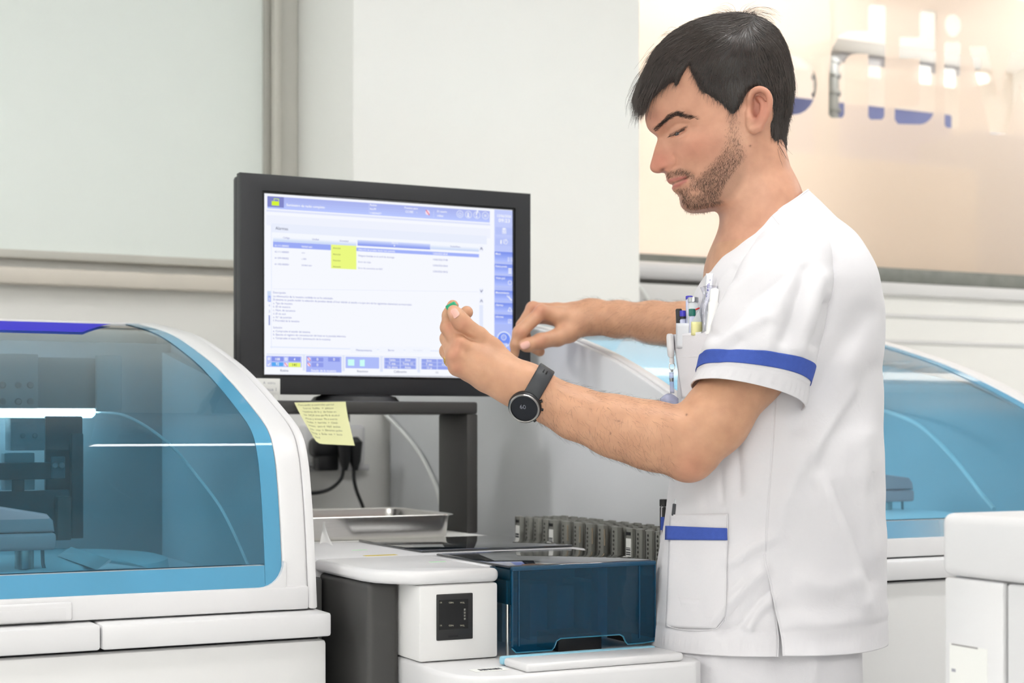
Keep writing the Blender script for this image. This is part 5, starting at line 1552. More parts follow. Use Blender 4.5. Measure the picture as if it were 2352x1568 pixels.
# loose wisps on the crown and the fringe
W = []
def wisp(pts, n, spread, w0, wsp):
    for _ in range(n):
        o = rng.normal(0, spread, 2); ww = rng.normal(w0, wsp)
        c = catmull([(x+o[0]*(1+.6*i)+rng.normal(0, 1.0), y+o[1]*(1+.6*i)+rng.normal(0, 1.0)) for i, (x, y) in enumerate(pts)], NK)
        W.append([L(x, y, DH) + np.array([0, -ww, 0]) for x, y in c])
wisp([(1690, 52), (1710, 38), (1738, 30), (1765, 34), (1780, 48)], 26, 3, .0, .02)
wisp([(1712, 52), (1728, 36), (1752, 36), (1776, 44)], 22, 3, .0, .02)
wisp([(1700, 48), (1712, 32), (1735, 24)], 18, 3, .0, .02)
wisp([(1680, 46), (1672, 34), (1655, 30), (1640, 36)], 22, 3, .0, .02)
wisp([(1650, 44), (1640, 36), (1632, 40)], 14, 3, .0, .02)
wisp([(1545, 85), (1530, 84), (1520, 92)], 14, 3, .0, .03)
wisp([(1500, 120), (1484, 140), (1474, 164)], 20, 3, .01, .02)
wisp([(1478, 165), (1463, 190), (1452, 222)], 22, 3, .01, .02)
wisp([(1466, 200), (1455, 235), (1456, 262)], 70, 4, .01, .02)
wisp([(1478, 220), (1464, 250), (1460, 276)], 90, 4, .015, .02)
wisp([(1495, 215), (1480, 245), (1472, 276)], 90, 4, .02, .015)
wisp([(1512, 190), (1492, 222), (1478, 258)], 60, 5, .03, .012)
wisp([(1545, 150), (1520, 190), (1503, 226)], 60, 5, .045, .006)
wisp([(1560, 170), (1550, 195), (1545, 216)], 50, 3, .05, .004)
wisp([(1815, 180), (1821, 205), (1818, 235)], 12, 2, .0, .02)
wisp([(1800, 330), (1799, 356), (1797, 374)], 20, 3, .0, .015)
wisp([(1770, 345), (1775, 360), (1780, 374)], 40, 5, .040, .006)
wisp([(1675, 265), (1670, 282), (1668, 298)], 30, 4, .068, .002)
Wd = np.array(W)
curves_obj('loose_strands', to_world(Wd.reshape(-1, 3)).reshape(len(W), NK, 3), .00020, M_hair2, man)
# stubble, eyebrows, lashes
def on_face(u_, v_, sgn, lift_=0):
    ww = sample(W_head, u_, v_)+lift_
    return np.c_[(u_-1176)/SH, DH-sgn*ww, (HY-v_)/SH]
def face_hair(n, densmap, dirf, ln, rad, name, mt):
    acc = []
    for sgn in (1, -1):
        pm = np.where((S_head < -.0004), np.clip(densmap, 0, 1), 0)**1.3; pm[:, 1790-GU0:] = 0
        ii = rng.choice(pm.size, n, p=(pm/pm.sum()).ravel())
        vv = GV0+ii//pm.shape[1]+rng.uniform(-.5, .5, n); uu = GU0+ii % pm.shape[1]+rng.uniform(-.5, .5, n)
        dx, dy = dirf(uu, vv)
        l_ = ln*rng.uniform(.6, 1.3, len(uu))
        p0 = on_face(uu, vv, sgn, -.0003)
        pts = [p0]
        for s in (.5, 1):
            q = on_face(uu+dx*l_*s, vv+dy*l_*s, sgn, .0007*s*(ln/6))
            pts.append(q)
        acc.append(np.stack(pts, 1))
    A_ = np.concatenate(acc)
    curves_obj(name, to_world(A_.reshape(-1, 3)).reshape(-1, 3, 3), rad, mt, man)
def bdir(u_, v_):
    a = np.radians(100+rng.normal(0, 17, len(u_))-20*np.clip((v_-400)/80, 0, 1)+25*np.clip((1600-u_)/60, 0, 1))
    return np.cos(a), np.sin(a)
M_beard = mat('beard_hair', (50, 38, 30), .5, var=.3, vscale=100)
face_hair(5200, dens, bdir, 6.0, .00011, 'beard', M_beard)
BROW = np.clip(1.1*stroke([(1503, 301), (1514, 292), (1530, 280), (1545, 277), (1560, 282), (1590, 289)], 3.8)*np.clip(1.30-(gu-1540)/42.0, .05, 1), 0, 1)
face_hair(700, BROW, lambda a, b: (np.cos(np.radians(-10+rng.normal(0, 9, len(a))))*1.0, np.sin(np.radians(-10+rng.normal(0, 9, len(a))))-.2*(a < 1520)), 8, .00014, 'eyebrow', M_hair)
LASH = stroke([(1538, 315.5), (1552, 312.5), (1567, 306.5)], 1.3)
face_hair(130, LASH, lambda a, b: (-.7+rng.normal(0, .25, len(a)), .7+0*a), 6, .00015, 'eyelashes', M_hair)
# eyes
M_eye = mat('eye_dark', (46, 38, 36), .1, var=.2); M_eyew = mat('eye_white', (186, 168, 160), .2)  # white of the eye greyed, shade put into its colour
for sgn in (1, -1):
    c = L(1565.5, 313.5, DH)+np.array([0, -sgn*.0216, 0])
    cw = Vector(to_world(c[None])[0])
    e = MB(); e.lathe([(.0001+.0115*math.sin(a), -.0115*math.cos(a)) for a in np.linspace(0, math.pi, 15)], 20, Matrix.Translation(cw)); eo = e.build('eye', M_eyew, man)
    c2 = c+np.array([-.0066, -sgn*.0040, -.0012]); i_ = MB()
    i_.lathe([(.0001+.0056*math.sin(a), -.0056*math.cos(a)) for a in np.linspace(0, math.pi, 9)], 16, Matrix.Translation(Vector(to_world(c2[None])[0]))); i_.build('iris', M_eye, eo)
# thumb nails
M_nail = mat('nail_pink', (228, 178, 164), .3, var=.02)
def nailp(name, c, along, n_, lx, ly):
    c = np.array(c); z_ = np.array(n_, float); z_ /= np.linalg.norm(z_); x_ = np.array(along, float); x_ -= z_*(x_@z_); x_ /= np.linalg.norm(x_); y_ = np.cross(z_, x_)
    G = []
    for r_ in (0.02, .3, .55, .8, .95, 1.0):
        ring_ = []
        for a in np.linspace(0, 2*math.pi, 20, endpoint=False):
            ca2, sa2 = math.cos(a), math.sin(a)
            xx = np.sign(ca2)*abs(ca2)**.75*r_; yy = np.sign(sa2)*abs(sa2)**.75*r_
            ring_.append(Vector(to_world((c+x_*xx*lx+y_*yy*ly+z_*(.0006-.0030*yy*yy-.0010*(r_ > .97)))[None])[0]))
        G.append(ring_)
    k = MB(); k.strip(G, closed_u=True, cap=True); k.build(name, M_nail, man)
nailp('nail', L(1044, 719, 2.1026), L(1042, 714, 2.113)-L(1056, 733, 2.114), (-.30, -.93, .18), .0068, .0056)
nailp('nail', L(1206, 791.5, 2.7225), L(1207, 794, 2.735)-L(1240, 784, 2.744), (-.15, -.96, .22), .0082, .0066)
# hair on the forearms
bb = bme
nrm = np.zeros((len(BP), 3))
fa = np.cross(BP[BF[:, 1]]-BP[BF[:, 0]], BP[BF[:, 3]]-BP[BF[:, 0]])
for i in range(4): np.add.at(nrm, BF[:, i], fa)
nrm /= np.maximum(np.linalg.norm(nrm, axis=1, keepdims=True), 1e-12)
def arm_hair(sel, n, dirv, ln, name):
    ix = rng.choice(np.nonzero(sel)[0], n)
    p = BP[ix]+rng.normal(0, .0006, (n, 3)); nn = nrm[ix]
    d = np.array(dirv)+rng.normal(0, .35, (n, 3)); d -= (d*nn).sum(1)[:, None]*nn
    d /= np.linalg.norm(d, axis=1, keepdims=True)
    l_ = ln*rng.uniform(.5, 1.2, n)[:, None]
    pa = np.stack([p, p+d*l_*.5+nn*l_*.22, p+d*l_+nn*l_*.32], 1)
    curves_obj(name, to_world(pa.reshape(-1, 3)).reshape(n, 3, 3), .00007, M_beard, man)
arm_hair((px_ > 1235) & (px_ < 1545) & (py_ > 870) & (py_ < 1100) & (BP[:, 1] < 2.2), 1500, (.35, 0, -.8), .011, 'arm_hair')
arm_hair((px_ > 1325) & (px_ < 1620) & (py_ > 680) & (py_ < 800) & (BP[:, 1] > 2.5), 1500, (-.5, 0, -.6), .012, 'arm_hair')
# ------------------------------------------------------------------ clothes
m, nt, out = new_mat('white_cotton')
b = nt.nodes.new('ShaderNodeBsdfPrincipled'); nt.links.new(b.outputs[0], out.inputs[0])
tc = nt.nodes.new('ShaderNodeTexCoord')
n1 = nt.nodes.new('ShaderNodeTexNoise'); n1.inputs['Scale'].default_value = 900; n1.inputs['Detail'].default_value = 2
n2 = nt.nodes.new('ShaderNodeTexNoise'); n2.inputs['Scale'].default_value = 45; n2.inputs['Detail'].default_value = 6; n2.inputs['Distortion'].default_value = .6
nt.links.new(tc.outputs['Object'], n1.inputs[0]); nt.links.new(tc.outputs['Object'], n2.inputs[0])
b1 = nt.nodes.new('ShaderNodeBump'); b1.inputs['Strength'].default_value = .18; b1.inputs['Distance'].default_value = .0006
b2 = nt.nodes.new('ShaderNodeBump'); b2.inputs['Strength'].default_value = .35; b2.inputs['Distance'].default_value = .003
nt.links.new(n1.outputs[0], b1.inputs['Height']); nt.links.new(n2.outputs[0], b2.inputs['Height'])
nt.links.new(b2.outputs[0], b1.inputs['Normal']); nt.links.new(b1.outputs[0], b.inputs['Normal'])
b.inputs['Base Color'].default_value = lin((224, 222, 225)); b.inputs['Roughness'].default_value = .85
b.inputs['Specular IOR Level'].default_value = .2; b.inputs['Sheen Weight'].default_value = .1
M_cotton = m
M_blue = mat('blue_trim_cloth', (70, 94, 178), .8, var=.06, vscale=160, bump=.3, bscale=900, spec=.2)
M_thread = mat('seam_thread', (226, 225, 228), .9)

# tunic rings: front edge, back edge (photograph px), half depth, centre depth, squareness
TR = [(1494, 1476, 2031, 1470, .153, 2.285, 2.25), (1498, 1436, 2030, 1420, .148, 2.285, 2.25), (1505, 1375, 2029, 1350, .147, 2.285, 2.25), (1516, 1290, 2028, 1280, .147, 2.285, 2.25), (1527, 1210, 2026, 1190, .147, 2.285, 2.25), (1538, 1135, 2023, 1110, .153, 2.285, 2.25),
      (1548, 1050, 2020, 1020, .153, 2.285, 2.25), (1556, 950, 2018, 930, .147, 2.285, 2.25), (1560, 860, 2018, 830, .162, 2.288, 2.3), (1566, 780, 2018, 750, .168, 2.292, 2.35), (1582, 720, 2013, 690, .174, 2.296, 2.4), (1604, 670, 2003, 640, .176, 2.298, 2.4),
      (1626, 632, 1985, 595, .168, 2.30, 2.3), (1645, 604, 1957, 548, .145, 2.30, 2.15), (1660, 584, 1922, 507, .108, 2.30, 2.05), (1672, 568, 1885, 470, .080, 2.30, 2.0), (1681, 557, 1852, 441, .0655, 2.30, 2.0)]
TRA = catmull(TR, 160)
# creases as bells across image strokes: (points, width px, height m)
FOLDS = [([(1700, 1130), (1690, 960)], 9, -0.0045), ([(1660, 1150), (1650, 1040)], 8, -0.0037), ([(1620, 1160), (1614, 1060)], 8, -0.0030),
         ([(1905, 600), (1890, 690), (1850, 790), (1800, 880)], 20, -0.0090), ([(1985, 720), (1930, 800), (1880, 900), (1840, 980)], 26, -0.0075), ([(2010, 850), (1930, 980), (1870, 1120)], 30, -0.0060), ([(1960, 900), (1900, 990), (1870, 1040)], 14, 0.0053),
         ([(1880, 1100), (1930, 1230), (1985, 1380)], 18, 0.0067), ([(1920, 1120), (1965, 1230), (2005, 1330)], 14, -0.0045), ([(1830, 1080), (1800, 1160), (1785, 1230)], 20, 0.0045), ([(1990, 1000), (1985, 1150), (2000, 1280)], 18, 0.0045),
         ([(1755, 1310), (1700, 1360), (1640, 1420)], 14, 0.0060), ([(1765, 1360), (1705, 1430), (1660, 1450)], 12, -0.0045), ([(1680, 1290), (1740, 1250), (1760, 1240)], 16, 0.0060), ([(1770, 1380), (1740, 1400), (1720, 1440)], 12, 0.0060),
         ([(1540, 1420), (1545, 1300), (1550, 1220)], 14, 0.0030), ([(1850, 1330), (1900, 1350), (1960, 1330)], 22, 0.0045), ([(1830, 1420), (1900, 1440), (1990, 1410)], 26, 0.0045),
         ([(1700, 610), (1760, 560), (1800, 545)], 10, 0.0037), ([(1740, 520), (1800, 480), (1850, 460)], 10, 0.0018)]
def seg_bell(px, py, pts, r):
    C_ = catmull(pts, 14) if len(pts) > 2 else np.array(pts, float)
    d = np.full(px.shape, 1e9)
    for a, b in zip(C_[:-1], C_[1:]):
        e = b-a; h = np.clip(((px-a[0])*e[0]+(py-a[1])*e[1])/(e@e+1e-9), 0, 1)
        d = np.minimum(d, (px-a[0]-e[0]*h)**2+(py-a[1]-e[1]*h)**2)
    return np.exp(-d/r**2)
def wob(P, f, seed):
    r_ = np.random.default_rng(seed); o = np.zeros(len(P))
    for i in range(6):
        k_ = r_.normal(0, f, 3); o += np.sin(P@k_+r_.uniform(0, 6))
    return o/6
def tunic_pt(t, th, off=0.0):
    """t 0 hem .. 1 neckline, th angle: 0 front, pi/2 near side, pi back"""
    t = np.asarray(t, float); th = np.asarray(th, float)
    f = np.clip(t, 0, 1)*(len(TRA)-1); i = np.minimum(f.astype(int), len(TRA)-2); w_ = (f-i)[..., None]
    R = TRA[i]*(1-w_)+TRA[i+1]*w_
    n_ = R[..., 6]
    c, s = np.cos(th), np.sin(th)
    cc = np.sign(c)*np.abs(c)**(2/n_); ss = np.sign(s)*np.abs(s)**(2/n_)
    h = (1+cc)/2
    px = R[..., 2]+(R[..., 0]-R[..., 2])*h; py = R[..., 3]+(R[..., 1]-R[..., 3])*h
    dc = R[..., 5]
    X = (px-1176)/F*dc; Z = (HY-py)/F*dc; Y = dc-R[..., 4]*ss
    return np.stack([X, Y, Z], -1)
def grid_normals(G):
    a = np.gradient(G, axis=0); b = np.gradient(G, axis=1)
    n = np.cross(a, b); return n/np.maximum(np.linalg.norm(n, axis=-1, keepdims=True), 1e-12)
def folded(G, folds, closed=True, seed=1, amp=.0012, side=1):
    nrm = grid_normals(G)
    cen = G.mean(axis=1, keepdims=True)
    sg = np.sign((nrm*(G-cen)).sum(-1, keepdims=True)); nrm = nrm*sg
    flat = G.reshape(-1, 3)
    px = 1176+flat[:, 0]/flat[:, 1]*F; py = HY-flat[:, 2]/flat[:, 1]*F
    vis = np.clip(-nrm.reshape(-1, 3)[:, 1]*3+.2, 0, 1)
    d = wob(flat, 30, seed)*amp*1.6+wob(flat, 70, seed+1)*amp*.7
    for pts, r, a in folds: d += a*seg_bell(px, py, pts, r)*vis
    return G+nrm*d.reshape(G.shape[:2])[..., None], nrm
def sheet(name, G, material, parent, thick=.0016, closed=False, angle=180):
    """cloth sheet from a grid of local points, with a thickness turned inwards"""
    ny, nx = G.shape[:2]
    V = to_world(G.reshape(-1, 3)); Fq = []
    for i in range(ny-1):
        for j in range(nx if closed else nx-1):
            k_ = (j+1) % nx
            Fq.append((i*nx+j, i*nx+k_, (i+1)*nx+k_, (i+1)*nx+j))
    o = arr_obj(name, V, Fq, material, parent, angle=angle)
    md = o.modifiers.new('cloth', 'SOLIDIFY'); md.thickness = thick; md.offset = 0
    return o
tun = bpy.data.objects.new('tunic', None); C.objects.link(tun); tun.parent = man
NT, NH = 190, 170
# front panel and back panel part at the side slit (near side angle about pi/2)
def panel(th0, th1, slit0, slit1, name, t1=1.0):
    T = np.linspace(0, t1, NT); G = np.zeros((NT, NH, 3))
    for i, t in enumerate(T):
        a0 = th0+slit0(t); a1 = th1+slit1(t)
        G[i] = tunic_pt(np.full(NH, t), np.linspace(a0, a1, NH))
    return G
def t_of(py): return float(np.interp(-py, -(TRA[:, 1]+TRA[:, 3])/2, np.linspace(0, 1, len(TRA))))
tS = t_of(1246)
SEAM = math.pi/2+.0
# the seam runs at px ~1770: find the angle there
def ang_at(px, py):
    t = t_of(py); th = np.linspace(.2, math.pi-.2, 800); P = tunic_pt(np.full(800, t), th)
    q = 1176+P[:, 0]/P[:, 1]*F
    return t, float(th[np.argmin(np.abs(q-px))])
seam = catmull([ang_at(1786, 1490)[::-1] and (t_of(1490), ang_at(1786, 1490)[1]), (t_of(1420), ang_at(1787, 1420)[1]), (t_of(1330), ang_at(1774, 1330)[1]), (t_of(1246), ang_at(1761, 1246)[1]), (t_of(1100), ang_at(1768, 1100)[1]), (t_of(950), ang_at(1778, 950)[1]), (t_of(800), ang_at(1790, 800)[1])], 60)
def seam_a(t): return np.interp(t, seam[:, 0], seam[:, 1])
slit = lambda t: (-.02+.045*max(0, (tS-t)/tS)**.8) if t < tS else 0.0
T = np.linspace(0, 1, NT)
Gf = np.zeros((NT, NH, 3)); Gb = np.zeros((NT, NH, 3))
for i, t in enumerate(T):
    a = seam_a(t)
    Gf[i] = tunic_pt(np.full(NH, t), np.linspace(-math.pi/2, a, NH))
    Gb[i] = tunic_pt(np.full(NH, t), np.linspace(a+(slit(t) if t < tS else 0), 2*math.pi-math.pi/2, NH))
Gf, Nf = folded(Gf, FOLDS, seed=3, amp=.0022)
Gb, Nb = folded(Gb, FOLDS, seed=3, amp=.0022)
# back panel lifts a little over the front at the slit
lift = np.array([max(0, (tS-t)/tS) for t in T])
Gb[:, :30] += (Nb[:, :30]*(lift[:, None]*np.linspace(1, 0, 30)[None]**1.5*.016)[..., None])
# scooped front: the hem of both panels puckered
for G, N_ in ((Gf, Nf), (Gb, Nb)):
    hem = np.exp(-((T-.035)/.018)**2)
    ripple = np.sin(np.arange(NH)*1.9+np.sin(np.arange(NH)*.31)*2)
    G += N_*(hem[:, None]*ripple[None]*.0007)[..., None]
    G -= N_*(np.exp(-((T-.072)/.006)**2)[:, None]*.0012)[..., None]
fr = sheet('front_panel', Gf, M_cotton, tun); bk = sheet('back_panel', Gb, M_cotton, tun)
# side seam and armhole, neck edge
def local_px(G): return 1176+G[..., 0]/G[..., 1]*F, HY-G[..., 2]/G[..., 1]*F
k = MB(); i0 = int(NT*tS)
k.tube([Vector(p) for p in to_world((Gf[i0:int(NT*t_of(800)), -1]))], .0010, 6); k.build('side_seam', M_cotton, tun)
nk = np.concatenate([Gf[-1], Gb[-1]]); k = MB()
k.tube([Vector(p) for p in to_world(nk)], .0019, 6); k.build('neckband', M_cotton, tun)
k = MB(); k.tube([Vector(p) for p in to_world(Gb[:i0, 0])], .0013, 6); k.build('slit_edge', M_cotton, tun)
k = MB(); k.tube([Vector(p) for p in to_world(Gf[:i0, -1])], .0013, 6); k.build('slit_edge', M_cotton, tun)

# near sleeve: rings given by their left and right image edges
SR = [(1770, 520, 1880, 520, 2.23, .030, 0), (1742, 545, 1898, 538, 2.20, .055, 0), (1712, 590, 1908, 580, 2.175, .068, -4), (1684, 645, 1908, 640, 2.155, .074, -6), (1658, 705, 1901, 710, 2.142, .075, -10), (1634, 760, 1888, 775, 2.135, .0735, -14), (1610, 815, 1870, 842, 2.13, .0725, -18), (1598, 850, 1857, 890, 2.13, .0725, -21), (1587, 880, 1844, 938, 2.13, .072, -23)]
SRA = catmull(SR, 120)
NSV = 150
def sleeve_grid(rows, off=0.0, n=NSV, a0=0, a1=2*math.pi):
    th = np.linspace(a0, a1, n, endpoint=(a1-a0) < 6.2)
    G = []
    for R in rows:
        c, s = np.cos(th), np.sin(th)
        cc = np.sign(c)*np.abs(c)**.92; ss = np.sign(s)*np.abs(s)**.92
        px = (R[0]+R[2])/2+(R[2]-R[0])/2*cc; py = (R[1]+R[3])/2+(R[3]-R[1])/2*cc+R[6]*ss
        d0 = R[4]; d = d0-R[5]*ss
        # keep the outline at the ring's own depth
        G.append(np.stack([(px-1176)/F*d0, d, (HY-py)/F*d0], -1))
    return np.array(G)
SFOLD = [([(1640, 745), (1700, 660), (1760, 610)], 16, 0.0090), ([(1650, 770), (1720, 700), (1800, 640)], 14, -0.0060), ([(1630, 800), (1700, 760), (1760, 730)], 14, 0.0045), ([(1690, 620), (1740, 575), (1800, 548)], 12, 0.0060), ([(1700, 650), (1760, 600), (1830, 570)], 12, -0.0045),
         ([(1880, 640), (1850, 740), (1840, 800)], 18, 0.0075), ([(1850, 620), (1830, 700), (1800, 780)], 16, -0.0060), ([(1760, 800), (1790, 700), (1810, 640)], 20, 0.0060), ([(1895, 700), (1870, 790)], 12, -0.0075), ([(1640, 840), (1700, 780)], 10, -0.0030)]
Gs = sleeve_grid(SRA)
Gs, Ns = folded(Gs, SFOLD, seed=8, amp=.0022)
rowsI = np.linspace(0, len(SR)-1, 120)
hemk = np.exp(-((rowsI-7.55)/.28)**2)
rip = np.sin(np.arange(NSV)*2*math.pi/NSV*38+1.5*np.sin(np.arange(NSV)*2*math.pi/NSV*7))
Gs = Gs+Ns*(hemk[:, None]*rip[None]*.0009)[..., None]-Ns*(np.exp(-((rowsI-7.05)/.06)**2)[:, None]*.001)[..., None]
sv_ = sheet('sleeve', Gs, M_cotton, tun, thick=.002, closed=True)
def band(Gg, Nn_, r0, r1, name, material, parent, off=.0018, rows=14):
    i0, i1 = np.searchsorted(rowsI, r0), np.searchsorted(rowsI, r1)
    return sheet(name, Gg[i0:i1]+Nn_[i0:i1]*off, material, parent, thick=.0012, closed=True)
band(Gs, Ns, 6.0, 6.88, 'sleeve_stripe', M_blue, sv_)
# far sleeve, mostly hidden behind the chest
FR = [(1740, 560, 1850, 560, 2.42, .03, 0), (1700, 590, 1880, 600, 2.47, .06, 0), (1650, 650, 1860, 680, 2.52, .07, 0), (1635, 695, 1800, 790, 2.58, .075, 0), (1640, 735, 1765, 850, 2.64, .078, 0)]
Gfar = sleeve_grid(catmull(FR, 60), n=90)
Gfar, Nfar = folded(Gfar, [], seed=12, amp=.0014)
sheet('sleeve', Gfar, M_cotton, tun, thick=.002, closed=True)

# patches lying on the front panel: pocket and stripes, given by px corners
def on_tunic(px, py, off=.002):
    """point of the near front surface seen at this pixel"""
    px = np.atleast_1d(np.asarray(px, float)); py = np.atleast_1d(np.asarray(py, float))
    res = []
    for a, b in zip(px, py):
        d_ = (qx-a)**2+(qy-b)**2
        ix = np.argpartition(d_, 6)[:6]; w_ = 1/(d_[ix]+1.0)
        p = (flatG[ix]*w_[:, None]).sum(0)/w_.sum(); n = (flatN[ix]*w_[:, None]).sum(0); n /= np.linalg.norm(n)
        # true pixel position on that depth
        p = L(a, b, p[1])+n*off
        res.append(p)
    return np.array(res)
Gall = np.concatenate([Gf[:, NH//4:].reshape(-1, 3), Gb[:, :60].reshape(-1, 3)]); Nall = np.concatenate([Nf[:, NH//4:].reshape(-1, 3), Nb[:, :60].reshape(-1, 3)])
selv = Nall[:, 1] < .15
flatG, flatN = Gall[selv], Nall[selv]
qx, qy = local_px(flatG)
def patch(name, quad, material, parent, off=.0022, nu=22, nv=26, thick=.0012, bulge=0.0, mask=None):
    """quad: top-left, top-right, bottom-right, bottom-left in px"""
    q = np.array(quad, float); G = []
    for v_ in np.linspace(0, 1, nv):
        l_ = q[0]+(q[3]-q[0])*v_; r_ = q[1]+(q[2]-q[1])*v_
        pts = l_[None]+(r_-l_)[None]*np.linspace(0, 1, nu)[:, None]
        if mask: pts = mask(pts, v_)
        P = on_tunic(pts[:, 0], pts[:, 1], off)
        if bulge:
            u_ = np.linspace(0, 1, nu); P[:, 1] -= bulge*np.sin(u_*math.pi)*(1-v_)**.6
        G.append(P)
    return sheet(name, np.array(G), material, parent, thick=thick)
def cut(pts, v_):       # clipped lower right corner of the pocket
    if v_ > .88:
        lim = 1668-22*(v_-.88)/.12
        pts = pts.copy(); pts[:, 0] = pts[0, 0]+(np.minimum(pts[-1, 0], lim)-pts[0, 0])*np.linspace(0, 1, len(pts))
    return pts
pk = patch('hip_pocket', [(1543, 1182), (1673, 1179), (1668, 1444), (1533, 1440)], M_cotton, tun, mask=cut, nu=30, nv=44, off=.0026)
patch('pocket_stripe', [(1536, 1208), (1673, 1212), (1673, 1240), (1535, 1240)], M_blue, pk, off=.0046, nv=8)
pks = MB(); sp_ = on_tunic([1673, 1671, 1669, 1667], [1182, 1260, 1350, 1424], .003); pks.tube([Vector(p) for p in to_world(catmull([tuple(p) for p in sp_], 20))], .0008, 5); pks.build('pocket_seam', M_cotton, pk)
sp_ = on_tunic([1664, 1655, 1644, 1600, 1560, 1538], [1424, 1435, 1444, 1447, 1444, 1437], .003); pks = MB(); pks.tube([Vector(p) for p in to_world(catmull([tuple(p) for p in sp_], 30))], .0008, 5); pks.build('pocket_seam', M_cotton, pk)
# far hip pocket edge with its stripe
def farpatch(name, quad, d, m, parent, th=.004):
    V = [L(x, y, d) for x, y in quad]; V += [p+np.array([.002, th, 0]) for p in V]
    return arr_obj(name, to_world(V), [(0, 1, 2, 3), (7, 6, 5, 4), (0, 4, 5, 1), (1, 5, 6, 2), (2, 6, 7, 3), (3, 7, 4, 0)], m, parent, smooth=False)
fp = farpatch('far_pocket', [(1519, 1160), (1533, 1158), (1530, 1260), (1516, 1262)], 2.36, M_cotton, tun, .03)
farpatch('pocket_stripe', [(1517.5, 1187), (1526, 1187), (1525, 1217), (1517, 1217)], 2.358, M_blue, fp, .03)
# chest pocket, standing off the chest with the pens in it
def cp_pt(u_, v_, off=0):
    l_ = np.array([1546, 768])+(np.array([1567, 915])-np.array([1546, 768]))*v_; r_ = np.array([1628, 760])+(np.array([1640, 915])-np.array([1628, 760]))*v_
    q = l_+(r_-l_)*u_
    d = float(np.interp(q[0], [1546, 1566, 1580, 1600, 1620, 1640], [2.258, 2.223, 2.204, 2.187, 2.171, 2.158]))-off
    return L(q[0], q[1], d)
Gc = np.array([[cp_pt(a, b_) for a in np.linspace(0, 1, 20)] for b_ in np.linspace(0, 1, 24)])
cp = sheet('chest_pocket', Gc, mat('pocket_cotton', (232, 230, 234), .85, var=.01, bump=.2, bscale=700, spec=.2), tun, thick=.0016)
Gc2 = np.array([[cp_pt(a, b_, -.035) for a in np.linspace(0, 1, 8)] for b_ in np.linspace(0, 1, 8)])
k = MB(); k.tube([Vector(p) for p in to_world(np.array([cp_pt(a, .36+.01*a, .001) for a in np.linspace(0, 1, 12)]))], .0006, 5); k.build('pocket_seam', M_cotton, cp)

# trousers and shoes
def leg_rings(dc, x0, x1):
    zf = lambda z: HY-(z-CZ)/2.33*F
    rows = []
    for z, a, b_, r in ((.93, x0+2, x1-4, .074), (.76, x0+4, x1-6, .078), (.6, x0+30, x1-40, .08), (.48, x0+50, x1-70, .078), (.30, x0+60, x1-90, .07), (.12, x0+66, x1-100, .066), (.035, x0+62, x1-96, .07)):
        rows.append((a, zf(z), b_, zf(z), dc, r, 0))
    return rows
tro = bpy.data.objects.new('trousers', None); C.objects.link(tro); tro.parent = man
for dc in (2.222, 2.35):
    G = sleeve_grid(catmull(leg_rings(dc, 1546, 1980), 70), n=80)
    G, N_ = folded(G, [([(1640, 1510), (1645, 1568), (1650, 1640)], 14, 0.0060), ([(1780, 1500), (1800, 1568), (1800, 1640)], 10, -0.0090), ([(1870, 1510), (1860, 1600)], 16, 0.0060)], seed=int(dc*100), amp=.002)
    o = sheet('trouser_leg', G, M_cotton, tro, thick=.002, closed=True)
    cx_, cy_ = to_world(L(1740, 985, dc)[None])[0][:2]
    sh = MB()
    # shoe: sole and upper along the facing direction
    fwd = Vector((-CA, SA, 0)); rt = Vector((SA, CA, 0))
    base = Vector((cx_, cy_, 0))
    def shoe_ring(s, hw, z0, z1): return [base+fwd*s+rt*(hw*math.cos(a))+Vector((0, 0, z0+(z1-z0)*(.5+.5*math.sin(a)))) for a in np.linspace(0, 2*math.pi, 16, endpoint=False)]
    sh.strip([shoe_ring(-.09, .012, .004, .05), shoe_ring(-.08, .034, 0, .09), shoe_ring(-.04, .04, 0, .105), shoe_ring(.03, .043, 0, .095), shoe_ring(.09, .047, 0, .07), shoe_ring(.14, .042, 0, .052), shoe_ring(.17, .015, .004, .04)], closed_u=True, cap=True)
    sh.build('shoe', M_whitem, man, angle=70)

# ------------------------------------------------------------------ things on him
# watch
wc = L(1206, 933, 2.105)
ax = L(1250, 914, 2.13)-L(1190, 880, 2.13); ax /= np.linalg.norm(ax)             # along the forearm
nrmw = np.array([-.10, -.86, -.46]); nrmw -= ax*(nrmw@ax)*.6; nrmw /= np.linalg.norm(nrmw)
tw = thing('wristwatch', 'black round sports watch with rubber strap on the near wrist', 'watch', tuple(to_world(wc[None])[0]))
zax = nrmw; xax = ax-zax*(ax@zax); xax /= np.linalg.norm(xax); yax = np.cross(zax, xax)
Rw = np.array([[CA, SA, 0], [-SA, CA, 0], [0, 0, 1]])
def wmat(c, x, y, z):
    Mx = Matrix.Identity(4)
    for i, v_ in enumerate((x, y, z)):
        vv = Rw@v_
        for j in range(3): Mx[j][i] = vv[j]
    cw = to_world(np.array(c)[None])[0]
    for j in range(3): Mx[j][3] = cw[j]
    return Mx
WM = wmat(wc, xax, yax, zax)
MB().lathe([(.001, -.007), (.018, -.0065), (.0212, -.004), (.022, .001), (.0218, .004), (.0205, .0062), (.018, .0064), (.0176, .0054), (.001, .0054)], 40, WM).build('case', M_black, tw)
MB().lathe([(.0178, .0056), (.0205, .0056), (.0206, .0072), (.0195, .0080), (.0180, .0074), (.0178, .0056)], 40, WM, cap=False).build('bezel_ring', mat('dark_chrome', (150, 148, 146), .18, metal=1.0), tw)
MB().lathe([(.0005, .0058), (.0176, .0058), (.0178, .0050)], 40, WM).build('display', mat('watch_glass', (16, 20, 28), .05, spec=.35), tw)
